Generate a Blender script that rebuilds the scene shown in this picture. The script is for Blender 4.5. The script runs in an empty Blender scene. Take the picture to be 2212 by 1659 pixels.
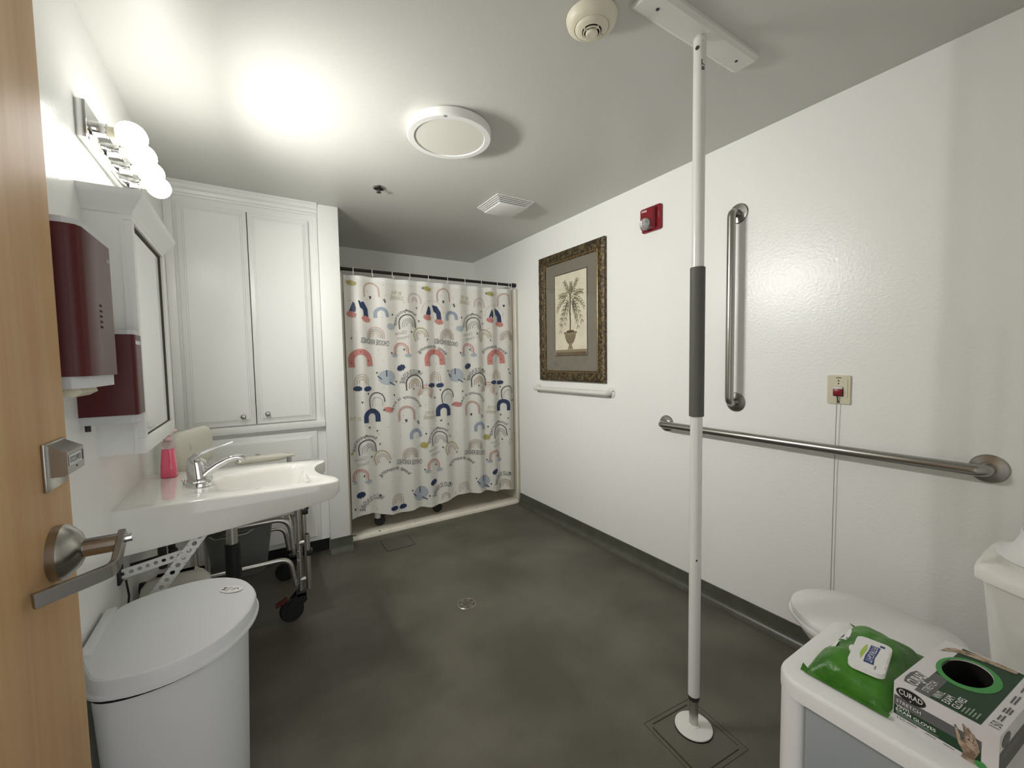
import bpy, bmesh, math, random
from mathutils import Vector as V, Matrix, noise
random.seed(7)
S = bpy.context.scene
COL = S.collection
PI = math.pi

# ------------------------------------------------------------------ camera, world, exposure
cam_d = bpy.data.cameras.new('camera'); cam = bpy.data.objects.new('camera', cam_d); COL.objects.link(cam)
cam_d.sensor_width = 36; cam_d.sensor_fit = 'HORIZONTAL'; cam_d.lens = 14.523; cam_d.clip_start = 0.01
cam.matrix_world = Matrix(((0.84756, 0.04356, -0.52891, 0), (-0.53045, 0.03938, -0.84680, 0),
                           (-0.01606, 0.99827, 0.05649, 1.2754), (0, 0, 0, 1)))
S.camera = cam
world = bpy.data.worlds.new('world'); S.world = world; world.use_nodes = True
bg = world.node_tree.nodes['Background']; bg.inputs[0].default_value = (0.97, 0.985, 1.0, 1); bg.inputs[1].default_value = 1.2
S.view_settings.view_transform = 'Standard'; S.view_settings.look = 'None'
S.view_settings.gamma = 1; S.view_settings.use_curve_mapping = False
S.view_settings.exposure = 0.28
BULB = 48.0     # glow of the globes themselves
BEAM = 21.0     # watts each LED throws forward out of its globe
H, W, L, YB = 2.30, 1.989, -0.385, 3.919   # ceiling, right wall, left wall, back wall

# ------------------------------------------------------------------ materials
MATS = {}
def mat(name, col, rough=0.5, metal=0.0, bump=None, var=None, coat=0, trans=0, emis=0, alpha=1, ior=1.45, spec=0.5, sss=0):
    if name in MATS: return MATS[name]
    m = bpy.data.materials.new(name); m.use_nodes = True
    nt = m.node_tree; b = nt.nodes['Principled BSDF']
    b.inputs['Base Color'].default_value = (*col, 1); b.inputs['Roughness'].default_value = rough
    b.inputs['Metallic'].default_value = metal; b.inputs['Coat Weight'].default_value = coat
    b.inputs['Transmission Weight'].default_value = trans; b.inputs['IOR'].default_value = ior
    b.inputs['Specular IOR Level'].default_value = spec
    if emis:
        b.inputs['Emission Color'].default_value = (*col, 1); b.inputs['Emission Strength'].default_value = emis
    tc = nt.nodes.new('ShaderNodeTexCoord')
    if bump:                       # (scale, strength, distance)
        n = nt.nodes.new('ShaderNodeTexNoise'); n.inputs['Scale'].default_value = bump[0]; n.inputs['Detail'].default_value = 3
        nt.links.new(tc.outputs['Object'], n.inputs['Vector'])
        bp = nt.nodes.new('ShaderNodeBump'); bp.inputs['Strength'].default_value = bump[1]; bp.inputs['Distance'].default_value = bump[2]
        nt.links.new(n.outputs['Fac'], bp.inputs['Height']); nt.links.new(bp.outputs['Normal'], b.inputs['Normal'])
    if var:                        # (second colour, scale, low, high)
        n = nt.nodes.new('ShaderNodeTexNoise'); n.inputs['Scale'].default_value = var[1]; n.inputs['Detail'].default_value = 5
        nt.links.new(tc.outputs['Object'], n.inputs['Vector'])
        r = nt.nodes.new('ShaderNodeValToRGB'); r.color_ramp.elements[0].position = var[2]; r.color_ramp.elements[1].position = var[3]
        r.color_ramp.elements[0].color = (*col, 1); r.color_ramp.elements[1].color = (*var[0], 1)
        nt.links.new(n.outputs['Fac'], r.inputs[0]); nt.links.new(r.outputs[0], b.inputs['Base Color'])
    MATS[name] = m
    return m

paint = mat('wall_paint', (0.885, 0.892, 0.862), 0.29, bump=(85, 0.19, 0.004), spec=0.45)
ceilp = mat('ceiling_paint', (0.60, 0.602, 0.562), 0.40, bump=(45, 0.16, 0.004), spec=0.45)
trimp = mat('trim_paint', (0.87, 0.875, 0.85), 0.30, bump=(35, 0.04, 0.003))
cove = mat('cove_base', (0.075, 0.078, 0.060), 0.33, var=((0.10, 0.105, 0.08), 14, 0.35, 0.7), bump=(60, 0.15, 0.002))
steel = mat('brushed_steel', (0.37, 0.36, 0.335), 0.27, 1.0)
chrome = mat('chrome', (0.72, 0.72, 0.72), 0.07, 1.0)
alum = mat('aluminium_tube', (0.60, 0.59, 0.55), 0.33, 1.0)
nickel = mat('satin_nickel', (0.42, 0.41, 0.39), 0.22, 1.0)
mirror = mat('mirror_glass', (0.86, 0.88, 0.87), 0.02, 1.0)
ceram = mat('vitreous_china', (0.83, 0.82, 0.77), 0.09, coat=0.5)
ivory = mat('ivory_plastic', (0.72, 0.70, 0.60), 0.40)
whitep = mat('white_plastic', (0.80, 0.80, 0.78), 0.38)
greyp = mat('pale_grey_plastic', (0.62, 0.63, 0.64), 0.42)
binm = mat('bin_plastic', (0.68, 0.69, 0.70), 0.45, bump=(180, 0.05, 0.001))
black = mat('black_plastic', (0.012, 0.012, 0.012), 0.45)
dark = mat('dark_void', (0.004, 0.004, 0.004), 0.8)
pipeblk = mat('dark_pipe', (0.03, 0.028, 0.025), 0.45)
maroon = mat('maroon_plastic', (0.085, 0.010, 0.010), 0.38, spec=0.35)
rodm = mat('bronze_rod', (0.02, 0.016, 0.014), 0.38, 0.3)
red = mat('red_plastic', (0.22, 0.012, 0.02), 0.28)
redp = mat('red_pedal', (0.09, 0.013, 0.010), 0.5)
tanpl = mat('almond_plastic', (0.66, 0.62, 0.47), 0.4)
shower = mat('ivory_fibreglass', (0.66, 0.61, 0.50), 0.22, var=((0.60, 0.55, 0.44), 3, 0.4, 0.7))
grip = mat('grey_foam_grip', (0.10, 0.10, 0.088), 0.62)
polew = mat('white_powder_coat', (0.74, 0.74, 0.70), 0.25)
pail = mat('grey_pail', (0.16, 0.165, 0.155), 0.4)
creamp = mat('cream_smoke_detector', (0.72, 0.68, 0.54), 0.42)
bulbm = mat('lit_globe', (1.0, 0.985, 0.94), 0.4, emis=BULB)
def led_globe(m):                     # LED globe: the dome shines brighter than the half beside its opaque base
    nt = m.node_tree; b = nt.nodes['Principled BSDF']; g = nt.nodes.new('ShaderNodeNewGeometry'); sp = nt.nodes.new('ShaderNodeSeparateXYZ')
    mr = nt.nodes.new('ShaderNodeMapRange'); mr.inputs[1].default_value = -0.6; mr.inputs[2].default_value = 1.0; mr.inputs[3].default_value = 0.06*BULB; mr.inputs[4].default_value = BULB
    nt.links.new(g.outputs['Normal'], sp.inputs[0]); nt.links.new(sp.outputs[0], mr.inputs[0]); nt.links.new(mr.outputs[0], b.inputs['Emission Strength'])
led_globe(bulbm)
bulbneck = mat('bulb_neck', (0.85, 0.80, 0.62), 0.35)
bronze = mat('antique_bronze_frame', (0.045, 0.034, 0.018), 0.38, 0.35, var=((0.17, 0.12, 0.055), 55, 0.45, 0.62), bump=(70, 0.9, 0.006))
goldlip = mat('gold_lip', (0.30, 0.20, 0.08), 0.3, 0.7)
matbd = mat('taupe_mat_board', (0.20, 0.185, 0.145), 0.9)
matlip = mat('mat_bevel', (0.09, 0.075, 0.05), 0.8)
paper = mat('cream_print_paper', (0.72, 0.68, 0.54), 0.9, var=((0.62, 0.56, 0.42), 9, 0.4, 0.75))
inkbrown = mat('ink_brown', (0.14, 0.105, 0.06), 0.9)
inkmid = mat('ink_tan', (0.27, 0.22, 0.14), 0.9)
inkleaf = mat('ink_olive', (0.24, 0.215, 0.11), 0.9)
inkdark = mat('ink_dark_olive', (0.115, 0.105, 0.055), 0.9)
soapm = mat('pink_liquid_soap', (0.86, 0.11, 0.21), 0.10, coat=0.6)
soapclear = mat('clear_pink_plastic', (0.90, 0.72, 0.74), 0.12, trans=0.65)
pumpm = mat('pale_pink_pump', (0.78, 0.52, 0.56), 0.25)
clearm = mat('clear_lens', (0.9, 0.9, 0.9), 0.04, trans=0.85)
wipeg = mat('green_wipes_film', (0.062, 0.225, 0.020), 0.36, var=((0.030, 0.13, 0.012), 16, 0.42, 0.66), bump=(26, 0.55, 0.012))
cardw = mat('white_carton', (0.70, 0.68, 0.68), 0.55)
pr_white = mat('print_white', (0.80, 0.80, 0.78), 0.5)
pr_black = mat('print_black', (0.015, 0.015, 0.015), 0.5)
pr_grey = mat('print_grey', (0.115, 0.115, 0.115), 0.5)
pr_green = mat('print_dark_green', (0.010, 0.048, 0.016), 0.5)
pr_lime = mat('print_bright_green', (0.06, 0.30, 0.07), 0.45)
pr_navyb = mat('print_royal_blue', (0.02, 0.045, 0.19), 0.45)
pr_leafy = mat('print_leaf_green', (0.40, 0.55, 0.10), 0.5)
pr_skin = mat('print_hand_tan', (0.46, 0.35, 0.26), 0.5, var=((0.20, 0.13, 0.08), 70, 0.45, 0.62))
pr_lightgrey = mat('print_fine_grey', (0.30, 0.31, 0.31), 0.5)
pr_pale = mat('print_fine_pale', (0.22, 0.30, 0.22), 0.5)
teal = mat('teal_package', (0.02, 0.20, 0.27), 0.5)
rust = mat('rust_stain', (0.045, 0.026, 0.014), 0.7)
gapm = mat('hatch_joint', (0.028, 0.026, 0.02), 0.7)
shade_gap = mat('hairline_gap', (0.03, 0.03, 0.028), 0.8)

def floor_material():
    m = bpy.data.materials.new('epoxy_floor'); m.use_nodes = True; nt = m.node_tree; b = nt.nodes['Principled BSDF']
    tc = nt.nodes.new('ShaderNodeTexCoord')
    def ns(scale, detail, lo, hi, c0, c1):
        n = nt.nodes.new('ShaderNodeTexNoise'); n.inputs['Scale'].default_value = scale; n.inputs['Detail'].default_value = detail
        nt.links.new(tc.outputs['Object'], n.inputs['Vector'])
        r = nt.nodes.new('ShaderNodeValToRGB'); r.color_ramp.elements[0].position = lo; r.color_ramp.elements[1].position = hi
        r.color_ramp.elements[0].color = (*c0, 1); r.color_ramp.elements[1].color = (*c1, 1)
        nt.links.new(n.outputs['Fac'], r.inputs[0]); return n, r
    n1, r1 = ns(2.6, 6, 0.36, 0.66, (0.095, 0.089, 0.066), (0.150, 0.142, 0.112))
    n2, r2 = ns(380, 2, 0.35, 0.70, (0.80, 0.80, 0.80), (1.12, 1.12, 1.12))
    mx = nt.nodes.new('ShaderNodeMix'); mx.data_type = 'RGBA'; mx.blend_type = 'MULTIPLY'; mx.inputs[0].default_value = 1
    nt.links.new(r1.outputs[0], mx.inputs[6]); nt.links.new(r2.outputs[0], mx.inputs[7]); nt.links.new(mx.outputs[2], b.inputs['Base Color'])
    b.inputs['Roughness'].default_value = 0.48; b.inputs['Specular IOR Level'].default_value = 0.35
    bp = nt.nodes.new('ShaderNodeBump'); bp.inputs['Strength'].default_value = 0.25; bp.inputs['Distance'].default_value = 0.0015
    nt.links.new(n2.outputs['Fac'], bp.inputs['Height']); nt.links.new(bp.outputs['Normal'], b.inputs['Normal'])
    return m
floorm = floor_material()

def wood_material():
    m = bpy.data.materials.new('maple_veneer'); m.use_nodes = True; nt = m.node_tree; b = nt.nodes['Principled BSDF']
    tc = nt.nodes.new('ShaderNodeTexCoord'); mp = nt.nodes.new('ShaderNodeMapping'); mp.inputs['Scale'].default_value = (20, 20, 0.9)
    nt.links.new(tc.outputs['Object'], mp.inputs[0])
    n = nt.nodes.new('ShaderNodeTexNoise'); n.inputs['Scale'].default_value = 1.0; n.inputs['Detail'].default_value = 6; n.inputs['Distortion'].default_value = 0.6
    nt.links.new(mp.outputs[0], n.inputs['Vector'])
    r = nt.nodes.new('ShaderNodeValToRGB'); r.color_ramp.elements[0].position = 0.32; r.color_ramp.elements[1].position = 0.70
    r.color_ramp.elements[0].color = (0.50, 0.29, 0.13, 1); r.color_ramp.elements[1].color = (0.62, 0.40, 0.20, 1)
    nt.links.new(n.outputs['Fac'], r.inputs[0]); nt.links.new(r.outputs[0], b.inputs['Base Color']); b.inputs['Roughness'].default_value = 0.55; b.inputs['Specular IOR Level'].default_value = 0.3
    return m
wood = wood_material()

def film_material(name, col, tr=0.35, trans=0.0, rough=0.35):     # thin plastic that lets some light through
    m = bpy.data.materials.new(name); m.use_nodes = True; nt = m.node_tree; b = nt.nodes['Principled BSDF']; out = nt.nodes['Material Output']
    b.inputs['Base Color'].default_value = (*col, 1); b.inputs['Roughness'].default_value = rough
    t = nt.nodes.new('ShaderNodeBsdfTranslucent'); t.inputs[0].default_value = (*col, 1)
    mx = nt.nodes.new('ShaderNodeMixShader'); mx.inputs[0].default_value = tr
    nt.links.new(b.outputs[0], mx.inputs[1]); nt.links.new(t.outputs[0], mx.inputs[2]); last = mx
    if trans:
        p = nt.nodes.new('ShaderNodeBsdfTransparent'); p.inputs[0].default_value = (*col, 1)
        m2 = nt.nodes.new('ShaderNodeMixShader'); m2.inputs[0].default_value = trans
        nt.links.new(mx.outputs[0], m2.inputs[1]); nt.links.new(p.outputs[0], m2.inputs[2]); last = m2
    nt.links.new(last.outputs[0], out.inputs[0]); return m
curtm = film_material('curtain_vinyl', (0.91, 0.90, 0.84), 0.18, 0.05, 0.30)
hemm = film_material('curtain_hem', (0.92, 0.92, 0.89), 0.2, 0.0, 0.3)
frost = film_material('frosted_plastic', (0.74, 0.77, 0.78), 0.40, 0.42, 0.4)
def print_mat(n, c): return film_material('curtain_ink_' + n, c, 0.2, 0, 0.4)
INK = dict(navy=print_mat('navy', (0.030, 0.050, 0.13)), black=print_mat('black', (0.04, 0.04, 0.045)), coral=print_mat('coral', (0.66, 0.27, 0.24)),
           blue=print_mat('blue', (0.36, 0.42, 0.52)), sky=print_mat('sky', (0.50, 0.55, 0.60)), yellow=print_mat('yellow', (0.50, 0.45, 0.16)),
           beige=print_mat('beige', (0.56, 0.46, 0.37)), pink=print_mat('pink', (0.64, 0.46, 0.42)), grey=print_mat('grey', (0.46, 0.46, 0.44)),
           olive=print_mat('olive', (0.55, 0.52, 0.36)), blush=print_mat('blush', (0.68, 0.60, 0.56)), char=print_mat('charcoal', (0.13, 0.135, 0.14)))

def glass_pane_material():
    m = bpy.data.materials.new('picture_glass'); m.use_nodes = True; nt = m.node_tree; out = nt.nodes['Material Output']
    nt.nodes.remove(nt.nodes['Principled BSDF'])
    t = nt.nodes.new('ShaderNodeBsdfTransparent'); g = nt.nodes.new('ShaderNodeBsdfGlossy'); g.inputs['Roughness'].default_value = 0.03
    f = nt.nodes.new('ShaderNodeFresnel'); f.inputs[0].default_value = 1.45; mx = nt.nodes.new('ShaderNodeMixShader')
    ge = nt.nodes.new('ShaderNodeNewGeometry'); sb = nt.nodes.new('ShaderNodeMath'); sb.operation = 'SUBTRACT'; sb.inputs[0].default_value = 1; sb.use_clamp = True
    ml = nt.nodes.new('ShaderNodeMath'); ml.operation = 'MULTIPLY'
    nt.links.new(ge.outputs['Backfacing'], sb.inputs[1]); nt.links.new(sb.outputs[0], ml.inputs[0]); nt.links.new(f.outputs[0], ml.inputs[1])
    nt.links.new(ml.outputs[0], mx.inputs[0]); nt.links.new(t.outputs[0], mx.inputs[1]); nt.links.new(g.outputs[0], mx.inputs[2])
    nt.links.new(mx.outputs[0], out.inputs[0]); return m
glassm = glass_pane_material()

# ------------------------------------------------------------------ object helpers
BASE = {}
def setp(o, label=None, cat=None, group=None, kind=None):
    if label: o['label'] = label
    if cat: o['category'] = cat
    if group: o['group'] = group
    if kind: o['kind'] = kind
def thing(name, label, cat, base, group=None):
    o = bpy.data.objects.new(name, None); COL.objects.link(o); o.location = base; o.empty_display_size = 0.05
    BASE[o] = V(base); setp(o, label, cat, group); return o
def finish(name, bm, m, smooth=24):
    bmesh.ops.recalc_face_normals(bm, faces=bm.faces)
    me = bpy.data.meshes.new(name); bm.to_mesh(me); bm.free()
    if smooth:
        for p in me.polygons: p.use_smooth = True
        me.set_sharp_from_angle(angle=math.radians(smooth))
    me.materials.append(m)
    return me
def part(name, bm, m, parent, smooth=24, label=None):          # bm is in world coordinates
    b = BASE[parent]; bmesh.ops.translate(bm, verts=bm.verts, vec=-b)
    o = bpy.data.objects.new(name, finish(name, bm, m, smooth)); COL.objects.link(o); o.parent = parent; BASE[o] = b
    if label: o['label'] = label
    return o
def single(name, bm, m, base, label=None, cat=None, group=None, kind=None, smooth=24):
    b = V(base); bmesh.ops.translate(bm, verts=bm.verts, vec=-b)
    o = bpy.data.objects.new(name, finish(name, bm, m, smooth)); COL.objects.link(o); o.location = b; BASE[o] = b
    setp(o, label, cat, group, kind); return o
def structure(name, bm, m, base=(0, 0, 0), smooth=24): return single(name, bm, m, base, kind='structure', smooth=smooth)
def copy_tree(o, delta, label=None, parent=None):
    c = o.copy(); COL.objects.link(c); c.parent = parent
    if parent is None: c.location = o.location + V(delta); BASE[c] = BASE[o] + V(delta)
    else: BASE[c] = BASE[parent]
    if label: c['label'] = label
    for ch in list(o.children): copy_tree(ch, delta, None, c)
    return c

# ------------------------------------------------------------------ mesh helpers (all return a bmesh)
def merge(*bms):
    out = bmesh.new()
    for b in bms:
        me = bpy.data.meshes.new('t'); b.to_mesh(me); b.free(); out.from_mesh(me); bpy.data.meshes.remove(me)
    return out
def bevel(bm, w, seg=2, angle=30):
    es = [e for e in bm.edges if len(e.link_faces) == 2 and e.calc_face_angle(0) > math.radians(angle)]
    if es and w > 0: bmesh.ops.bevel(bm, geom=es, offset=w, segments=seg, profile=0.5, affect='EDGES', clamp_overlap=True)
    return bm
def box(x0, x1, y0, y1, z0, z1, bev=0, seg=2):
    bm = bmesh.new(); bmesh.ops.create_cube(bm, size=1)
    bmesh.ops.scale(bm, vec=(x1-x0, y1-y0, z1-z0), verts=bm.verts)
    bmesh.ops.translate(bm, vec=((x0+x1)/2, (y0+y1)/2, (z0+z1)/2), verts=bm.verts)
    return bevel(bm, bev, seg)
def xf(bm, M): bmesh.ops.transform(bm, matrix=M, verts=bm.verts); return bm
def rot_about(bm, p, axis, deg):
    M = Matrix.Translation(p) @ Matrix.Rotation(math.radians(deg), 4, axis) @ Matrix.Translation(-V(p)); return xf(bm, M)
def mk(verts, faces):
    bm = bmesh.new(); vs = [bm.verts.new(v) for v in verts]
    for f in faces:
        try: bm.faces.new([vs[i] for i in f])
        except ValueError: pass
    return bm
def loft(rings, cap0=True, cap1=True, closed=True):
    n = len(rings[0]); vs = [p for r in rings for p in r]; fs = []
    for i in range(len(rings)-1):
        for j in range(n if closed else n-1):
            k = (j+1) % n; fs.append((i*n+j, i*n+k, (i+1)*n+k, (i+1)*n+j))
    if cap0: fs.append(tuple(range(n))[::-1])
    if cap1: fs.append(tuple((len(rings)-1)*n + j for j in range(n)))
    return mk(vs, fs)
def frame_of(d):
    d = V(d).normalized(); up = V((0, 0, 1)) if abs(d.z) < 0.9 else V((1, 0, 0))
    a = up.cross(d).normalized(); return a, d.cross(a).normalized()
def lathe(prof, c, axis=(0, 0, 1), seg=32):
    d = V(axis).normalized(); a, b = frame_of(d); c = V(c); rings = []
    for r, h in prof:
        r = max(r, 1e-5)
        rings.append([c + d*h + a*(r*math.cos(2*PI*i/seg)) + b*(r*math.sin(2*PI*i/seg)) for i in range(seg)])
    return loft(rings)
def cyl(p0, p1, r, seg=20, bev=0, r1=None):
    p0, p1 = V(p0), V(p1); h = (p1-p0).length; r1 = r if r1 is None else r1
    pr = [(r-bev, 0), (r, bev), (r1, h-bev), (r1-bev, h)] if bev else [(r, 0), (r1, h)]
    return lathe(pr, p0, p1-p0, seg)
def sphere(c, r, seg=20, rings=12, sc=(1, 1, 1)):
    bm = bmesh.new(); bmesh.ops.create_uvsphere(bm, u_segments=seg, v_segments=rings, radius=r)
    bmesh.ops.scale(bm, vec=sc, verts=bm.verts); bmesh.ops.translate(bm, vec=c, verts=bm.verts); return bm
def fillet(pts, rad, n=6):
    pts = [V(p) for p in pts]; out = [pts[0]]
    for i in range(1, len(pts)-1):
        p, a, b = pts[i], pts[i-1], pts[i+1]; da, db = (a-p), (b-p)
        ang = da.angle(db); t = min(rad/math.tan(ang/2) if ang < PI-1e-3 else 0, da.length*0.49, db.length*0.49)
        A, B = p+da.normalized()*t, p+db.normalized()*t
        for k in range(n+1):
            s = k/n; out.append(A*(1-s)**2 + p*2*s*(1-s) + B*s*s)
    out.append(pts[-1]); return out
def tube(path, r, seg=20, sq=1.0, caps=True, up=None):
    path = [V(p) for p in path]; n = len(path); rr = r if isinstance(r, (list, tuple)) else [r]*n
    if len(rr) != n: rr = [rr[0] + (rr[-1]-rr[0])*i/(n-1) for i in range(n)]
    rings = []; a = None
    for i in range(n):
        d = (path[min(i+1, n-1)] - path[max(i-1, 0)]).normalized()
        if a is None:
            a = frame_of(d)[0] if up is None else V(up).cross(d).normalized()
        a = (a - d*a.dot(d)).normalized(); b = d.cross(a)
        rings.append([path[i] + a*(rr[i]*math.cos(2*PI*k/seg)) + b*(rr[i]*sq*math.sin(2*PI*k/seg)) for k in range(seg)])
    return loft(rings, caps, caps)
def rect_sweep(path, hw, hh):               # flat bar with its tall side kept upright
    rings = []; n = len(path)
    for i in range(n):
        d = (path[min(i+1, n-1)]-path[max(i-1, 0)]).normalized(); a = V((0, 0, 1)).cross(d).normalized(); b = d.cross(a); c = 0.0016
        rings.append([path[i] + a*u + b*v for u, v in ((hw-c, -hh), (hw, -hh+c), (hw, hh-c), (hw-c, hh), (-hw+c, hh), (-hw, hh-c), (-hw, -hh+c), (-hw+c, -hh))])
    return loft(rings)
def prism(poly, axis, a0, a1, bev=0, seg=2):
    def P(p, a): return V((p[0], p[1], a)) if axis == 'z' else V((p[0], a, p[1])) if axis == 'y' else V((a, p[0], p[1]))
    return bevel(loft([[P(p, a0) for p in poly], [P(p, a1) for p in poly]]), bev, seg)
def rrect(x0, x1, y0, y1, r, n=6):
    out = []
    for cx, cy, a in ((x1-r, y1-r, 0), (x0+r, y1-r, 90), (x0+r, y0+r, 180), (x1-r, y0+r, 270)):
        for i in range(n+1):
            t = math.radians(a + 90*i/n); out.append((cx+r*math.cos(t), cy+r*math.sin(t)))
    return out
def interp(x, xs, ys):
    if x <= xs[0]: return ys[0]
    for i in range(1, len(xs)):
        if x <= xs[i]: return ys[i-1] + (ys[i]-ys[i-1])*(x-xs[i-1])/(xs[i]-xs[i-1])
    return ys[-1]
def raycast2(c, ang, poly):
    dx, dy = math.cos(ang), math.sin(ang); best = 1e9
    for i in range(len(poly)):
        (ax, ay), (bx, by) = poly[i], poly[(i+1) % len(poly)]
        ex, ey = bx-ax, by-ay; den = dx*ey - dy*ex
        if abs(den) < 1e-12: continue
        t = ((ax-c[0])*ey - (ay-c[1])*ex)/den; s = ((ax-c[0])*dy - (ay-c[1])*dx)/den
        if t > 1e-9 and -1e-9 <= s <= 1+1e-9: best = min(best, t)
    return (c[0]+dx*best, c[1]+dy*best)
def chaikin(poly, it=2, keep=()):
    for _ in range(it):
        out = []; n = len(poly)
        for i in range(n):
            a, b = poly[i], poly[(i+1) % n]
            out.append(a if a in keep else (a[0]*.75+b[0]*.25, a[1]*.75+b[1]*.25))
            out.append(b if b in keep else (a[0]*.25+b[0]*.75, a[1]*.25+b[1]*.75))
        poly = [p for i, p in enumerate(out) if p != out[i-1]]
    return poly

# flat print: 2-D polygons laid on a surface by a mapping (u, v) -> point
def flat(polys, fn):
    vs, fs = [], []
    for p in polys:
        k = len(vs); vs += [fn(u, v) for u, v in p[0]]; fs += [tuple(i+k for i in f) for f in p[1]]
    return mk(vs, fs)
def pg(pts): return (pts, [tuple(range(len(pts)))])
def ell(cx, cy, a, b, n=18, rot=0):
    c, s = math.cos(rot), math.sin(rot); pts = [(cx, cy)]; R = 4 if a > 0.03 else 1
    for k in range(1, R+1):
        for i in range(n):
            x, y = a*k/R*math.cos(2*PI*i/n), b*k/R*math.sin(2*PI*i/n); pts.append((cx+x*c-y*s, cy+x*s+y*c))
    fs = [(0, i+1, (i+1) % n+1) for i in range(n)]
    for k in range(1, R):
        o = 1+(k-1)*n; fs += [(o+i, o+n+i, o+n+(i+1) % n, o+(i+1) % n) for i in range(n)]
    return (pts, fs)
def stroke(path, w, taper=False):
    vs, fs = [], []; n = len(path); K = 5 if w > 0.018 else 2
    for i, p in enumerate(path):
        a, b = path[max(i-1, 0)], path[min(i+1, n-1)]; dx, dy = b[0]-a[0], b[1]-a[1]; l = math.hypot(dx, dy) or 1
        ww = w/2*(math.sin(PI*(0.08+0.92*i/(n-1))) if taper else 1)
        for k in range(K):
            t = 1 - 2*k/(K-1); vs.append((p[0]-dy/l*ww*t, p[1]+dx/l*ww*t))
    for i in range(n-1):
        for k in range(K-1): fs.append((K*i+k, K*i+k+1, K*i+K+k+1, K*i+K+k))
    return (vs, fs)
def arch(cx, cy, r, w, leg=0.5, rot=0, n=16, sx=1.0):       # rainbow arch band
    pts = [(r*sx, -leg*r)] + [(r*sx*math.cos(PI*i/n), r*math.sin(PI*i/n)) for i in range(n+1)] + [(-r*sx, -leg*r)]
    c, s = math.cos(rot), math.sin(rot); pts = [(cx+x*c-y*s, cy+x*s+y*c) for x, y in pts]
    return stroke(pts, w)
def cloud(cx, cy, w, h, rot=0):
    c, s = math.cos(rot), math.sin(rot); out = [ell(cx, cy, 0.40*w, 0.40*h, 14, rot)]
    for k in range(8):
        x, y = 0.36*w*math.cos(2*PI*k/8+.3), 0.34*h*math.sin(2*PI*k/8+.3); out.append(ell(cx+x*c-y*s, cy+x*s+y*c, 0.155*w, 0.24*h, 10, rot))
    return out
TXT = {}
def text_poly(s, size=1.0, bold=0.0):
    key = (s, bold)
    if key not in TXT:
        cu = bpy.data.curves.new('t', 'FONT'); cu.body = s; cu.size = 1; cu.align_x = 'CENTER'; cu.align_y = 'CENTER'; cu.resolution_u = 2
        cu.offset = bold; ob = bpy.data.objects.new('t', cu); COL.objects.link(ob)
        bpy.context.view_layer.update(); dg = bpy.context.evaluated_depsgraph_get()
        me = bpy.data.meshes.new_from_object(ob.evaluated_get(dg))
        TXT[key] = ([(v.co.x, v.co.y) for v in me.vertices], [tuple(p.vertices) for p in me.polygons])
        bpy.data.objects.remove(ob); bpy.data.curves.remove(cu); bpy.data.meshes.remove(me)
    vs, fs = TXT[key]; return ([(x*size, y*size) for x, y in vs], fs)
def tpoly(s, cx, cy, w=None, h=None, rot=0, mir=False, bold=0.0):  # text fitted in a box
    vs, fs = text_poly(s, 1, bold); x0, x1 = min(v[0] for v in vs), max(v[0] for v in vs); y0, y1 = min(v[1] for v in vs), max(v[1] for v in vs)
    sx = w/(x1-x0) if w else None; sy = h/(y1-y0) if h else None
    sx = sx or sy; sy = sy or sx; c, sn = math.cos(rot), math.sin(rot); out = []
    for x, y in vs:
        x = (x-(x0+x1)/2)*sx; y = (y-(y0+y1)/2)*sy
        if mir: x = -x
        out.append((cx+x*c-y*sn, cy+x*sn+y*c))
    return (out, fs)
def tarc(s, cx, cy, r, a0, a1, h, mir=False):              # text bent on an arc, angles in degrees measured from +x
    vs, fs = text_poly(s, 1); x0, x1 = min(v[0] for v in vs), max(v[0] for v in vs); y0, y1 = min(v[1] for v in vs), max(v[1] for v in vs)
    out = []
    for x, y in vs:
        t = (x-x0)/(x1-x0); rr = r + (y-y0)/(y1-y0)*h; a = math.radians(a0+(a1-a0)*t)
        out.append((cx+rr*math.cos(a), cy+rr*math.sin(a)))
    return (out, fs)
def plane_map(o, u, v):
    o, u, v = V(o), V(u), V(v); return lambda a, b: o + u*a + v*b

# ================================================================== THE SETTING
structure('floor', box(L-0.1, W+0.1, -1.2, YB+0.1, -0.1, 0), floorm)
FLOOR = bpy.data.objects['floor']
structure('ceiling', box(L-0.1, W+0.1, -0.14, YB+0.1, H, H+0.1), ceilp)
structure('wall_left', box(L-0.1, L, -0.14, YB+0.1, 0, H), paint)
structure('wall_right', box(W, W+0.1, -0.14, YB+0.1, 0, H), paint)
structure('wall_back', box(L, W, YB, YB+0.1, 0, H), paint)
structure('wall_front', merge(box(0.70, W, -0.14, -0.03, 0, H), box(L, 0.70, -0.14, -0.03, 2.10, H)), paint)
structure('wall_partition', box(0.39, 0.515, 2.95, YB, 0, H, 0.004), paint)
structure('trim_1', merge(box(0.655, 0.70, -0.15, -0.022, 0, 2.055), box(L, 0.70, -0.15, -0.022, 2.055, 2.10)), greyp)

def cove_profile(h=0.089): return [(0, h), (0.006, h), (0.007, 0.040), (0.010, 0.026), (0.018, 0.012), (0.032, 0.004), (0.046, 0.0012), (0, 0.0012)]
structure('baseboard_right', prism([(W-d, z) for d, z in cove_profile()], 'y', -0.03, 3.064), cove, smooth=60)
structure('baseboard_left', prism([(L+d, z) for d, z in cove_profile()], 'y', -0.03, 2.98), cove, smooth=60)
structure('baseboard_partition', prism([(2.95-d, z) for d, z in cove_profile(0.098)], 'x', 0.386, 0.53), cove, smooth=60)

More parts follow.
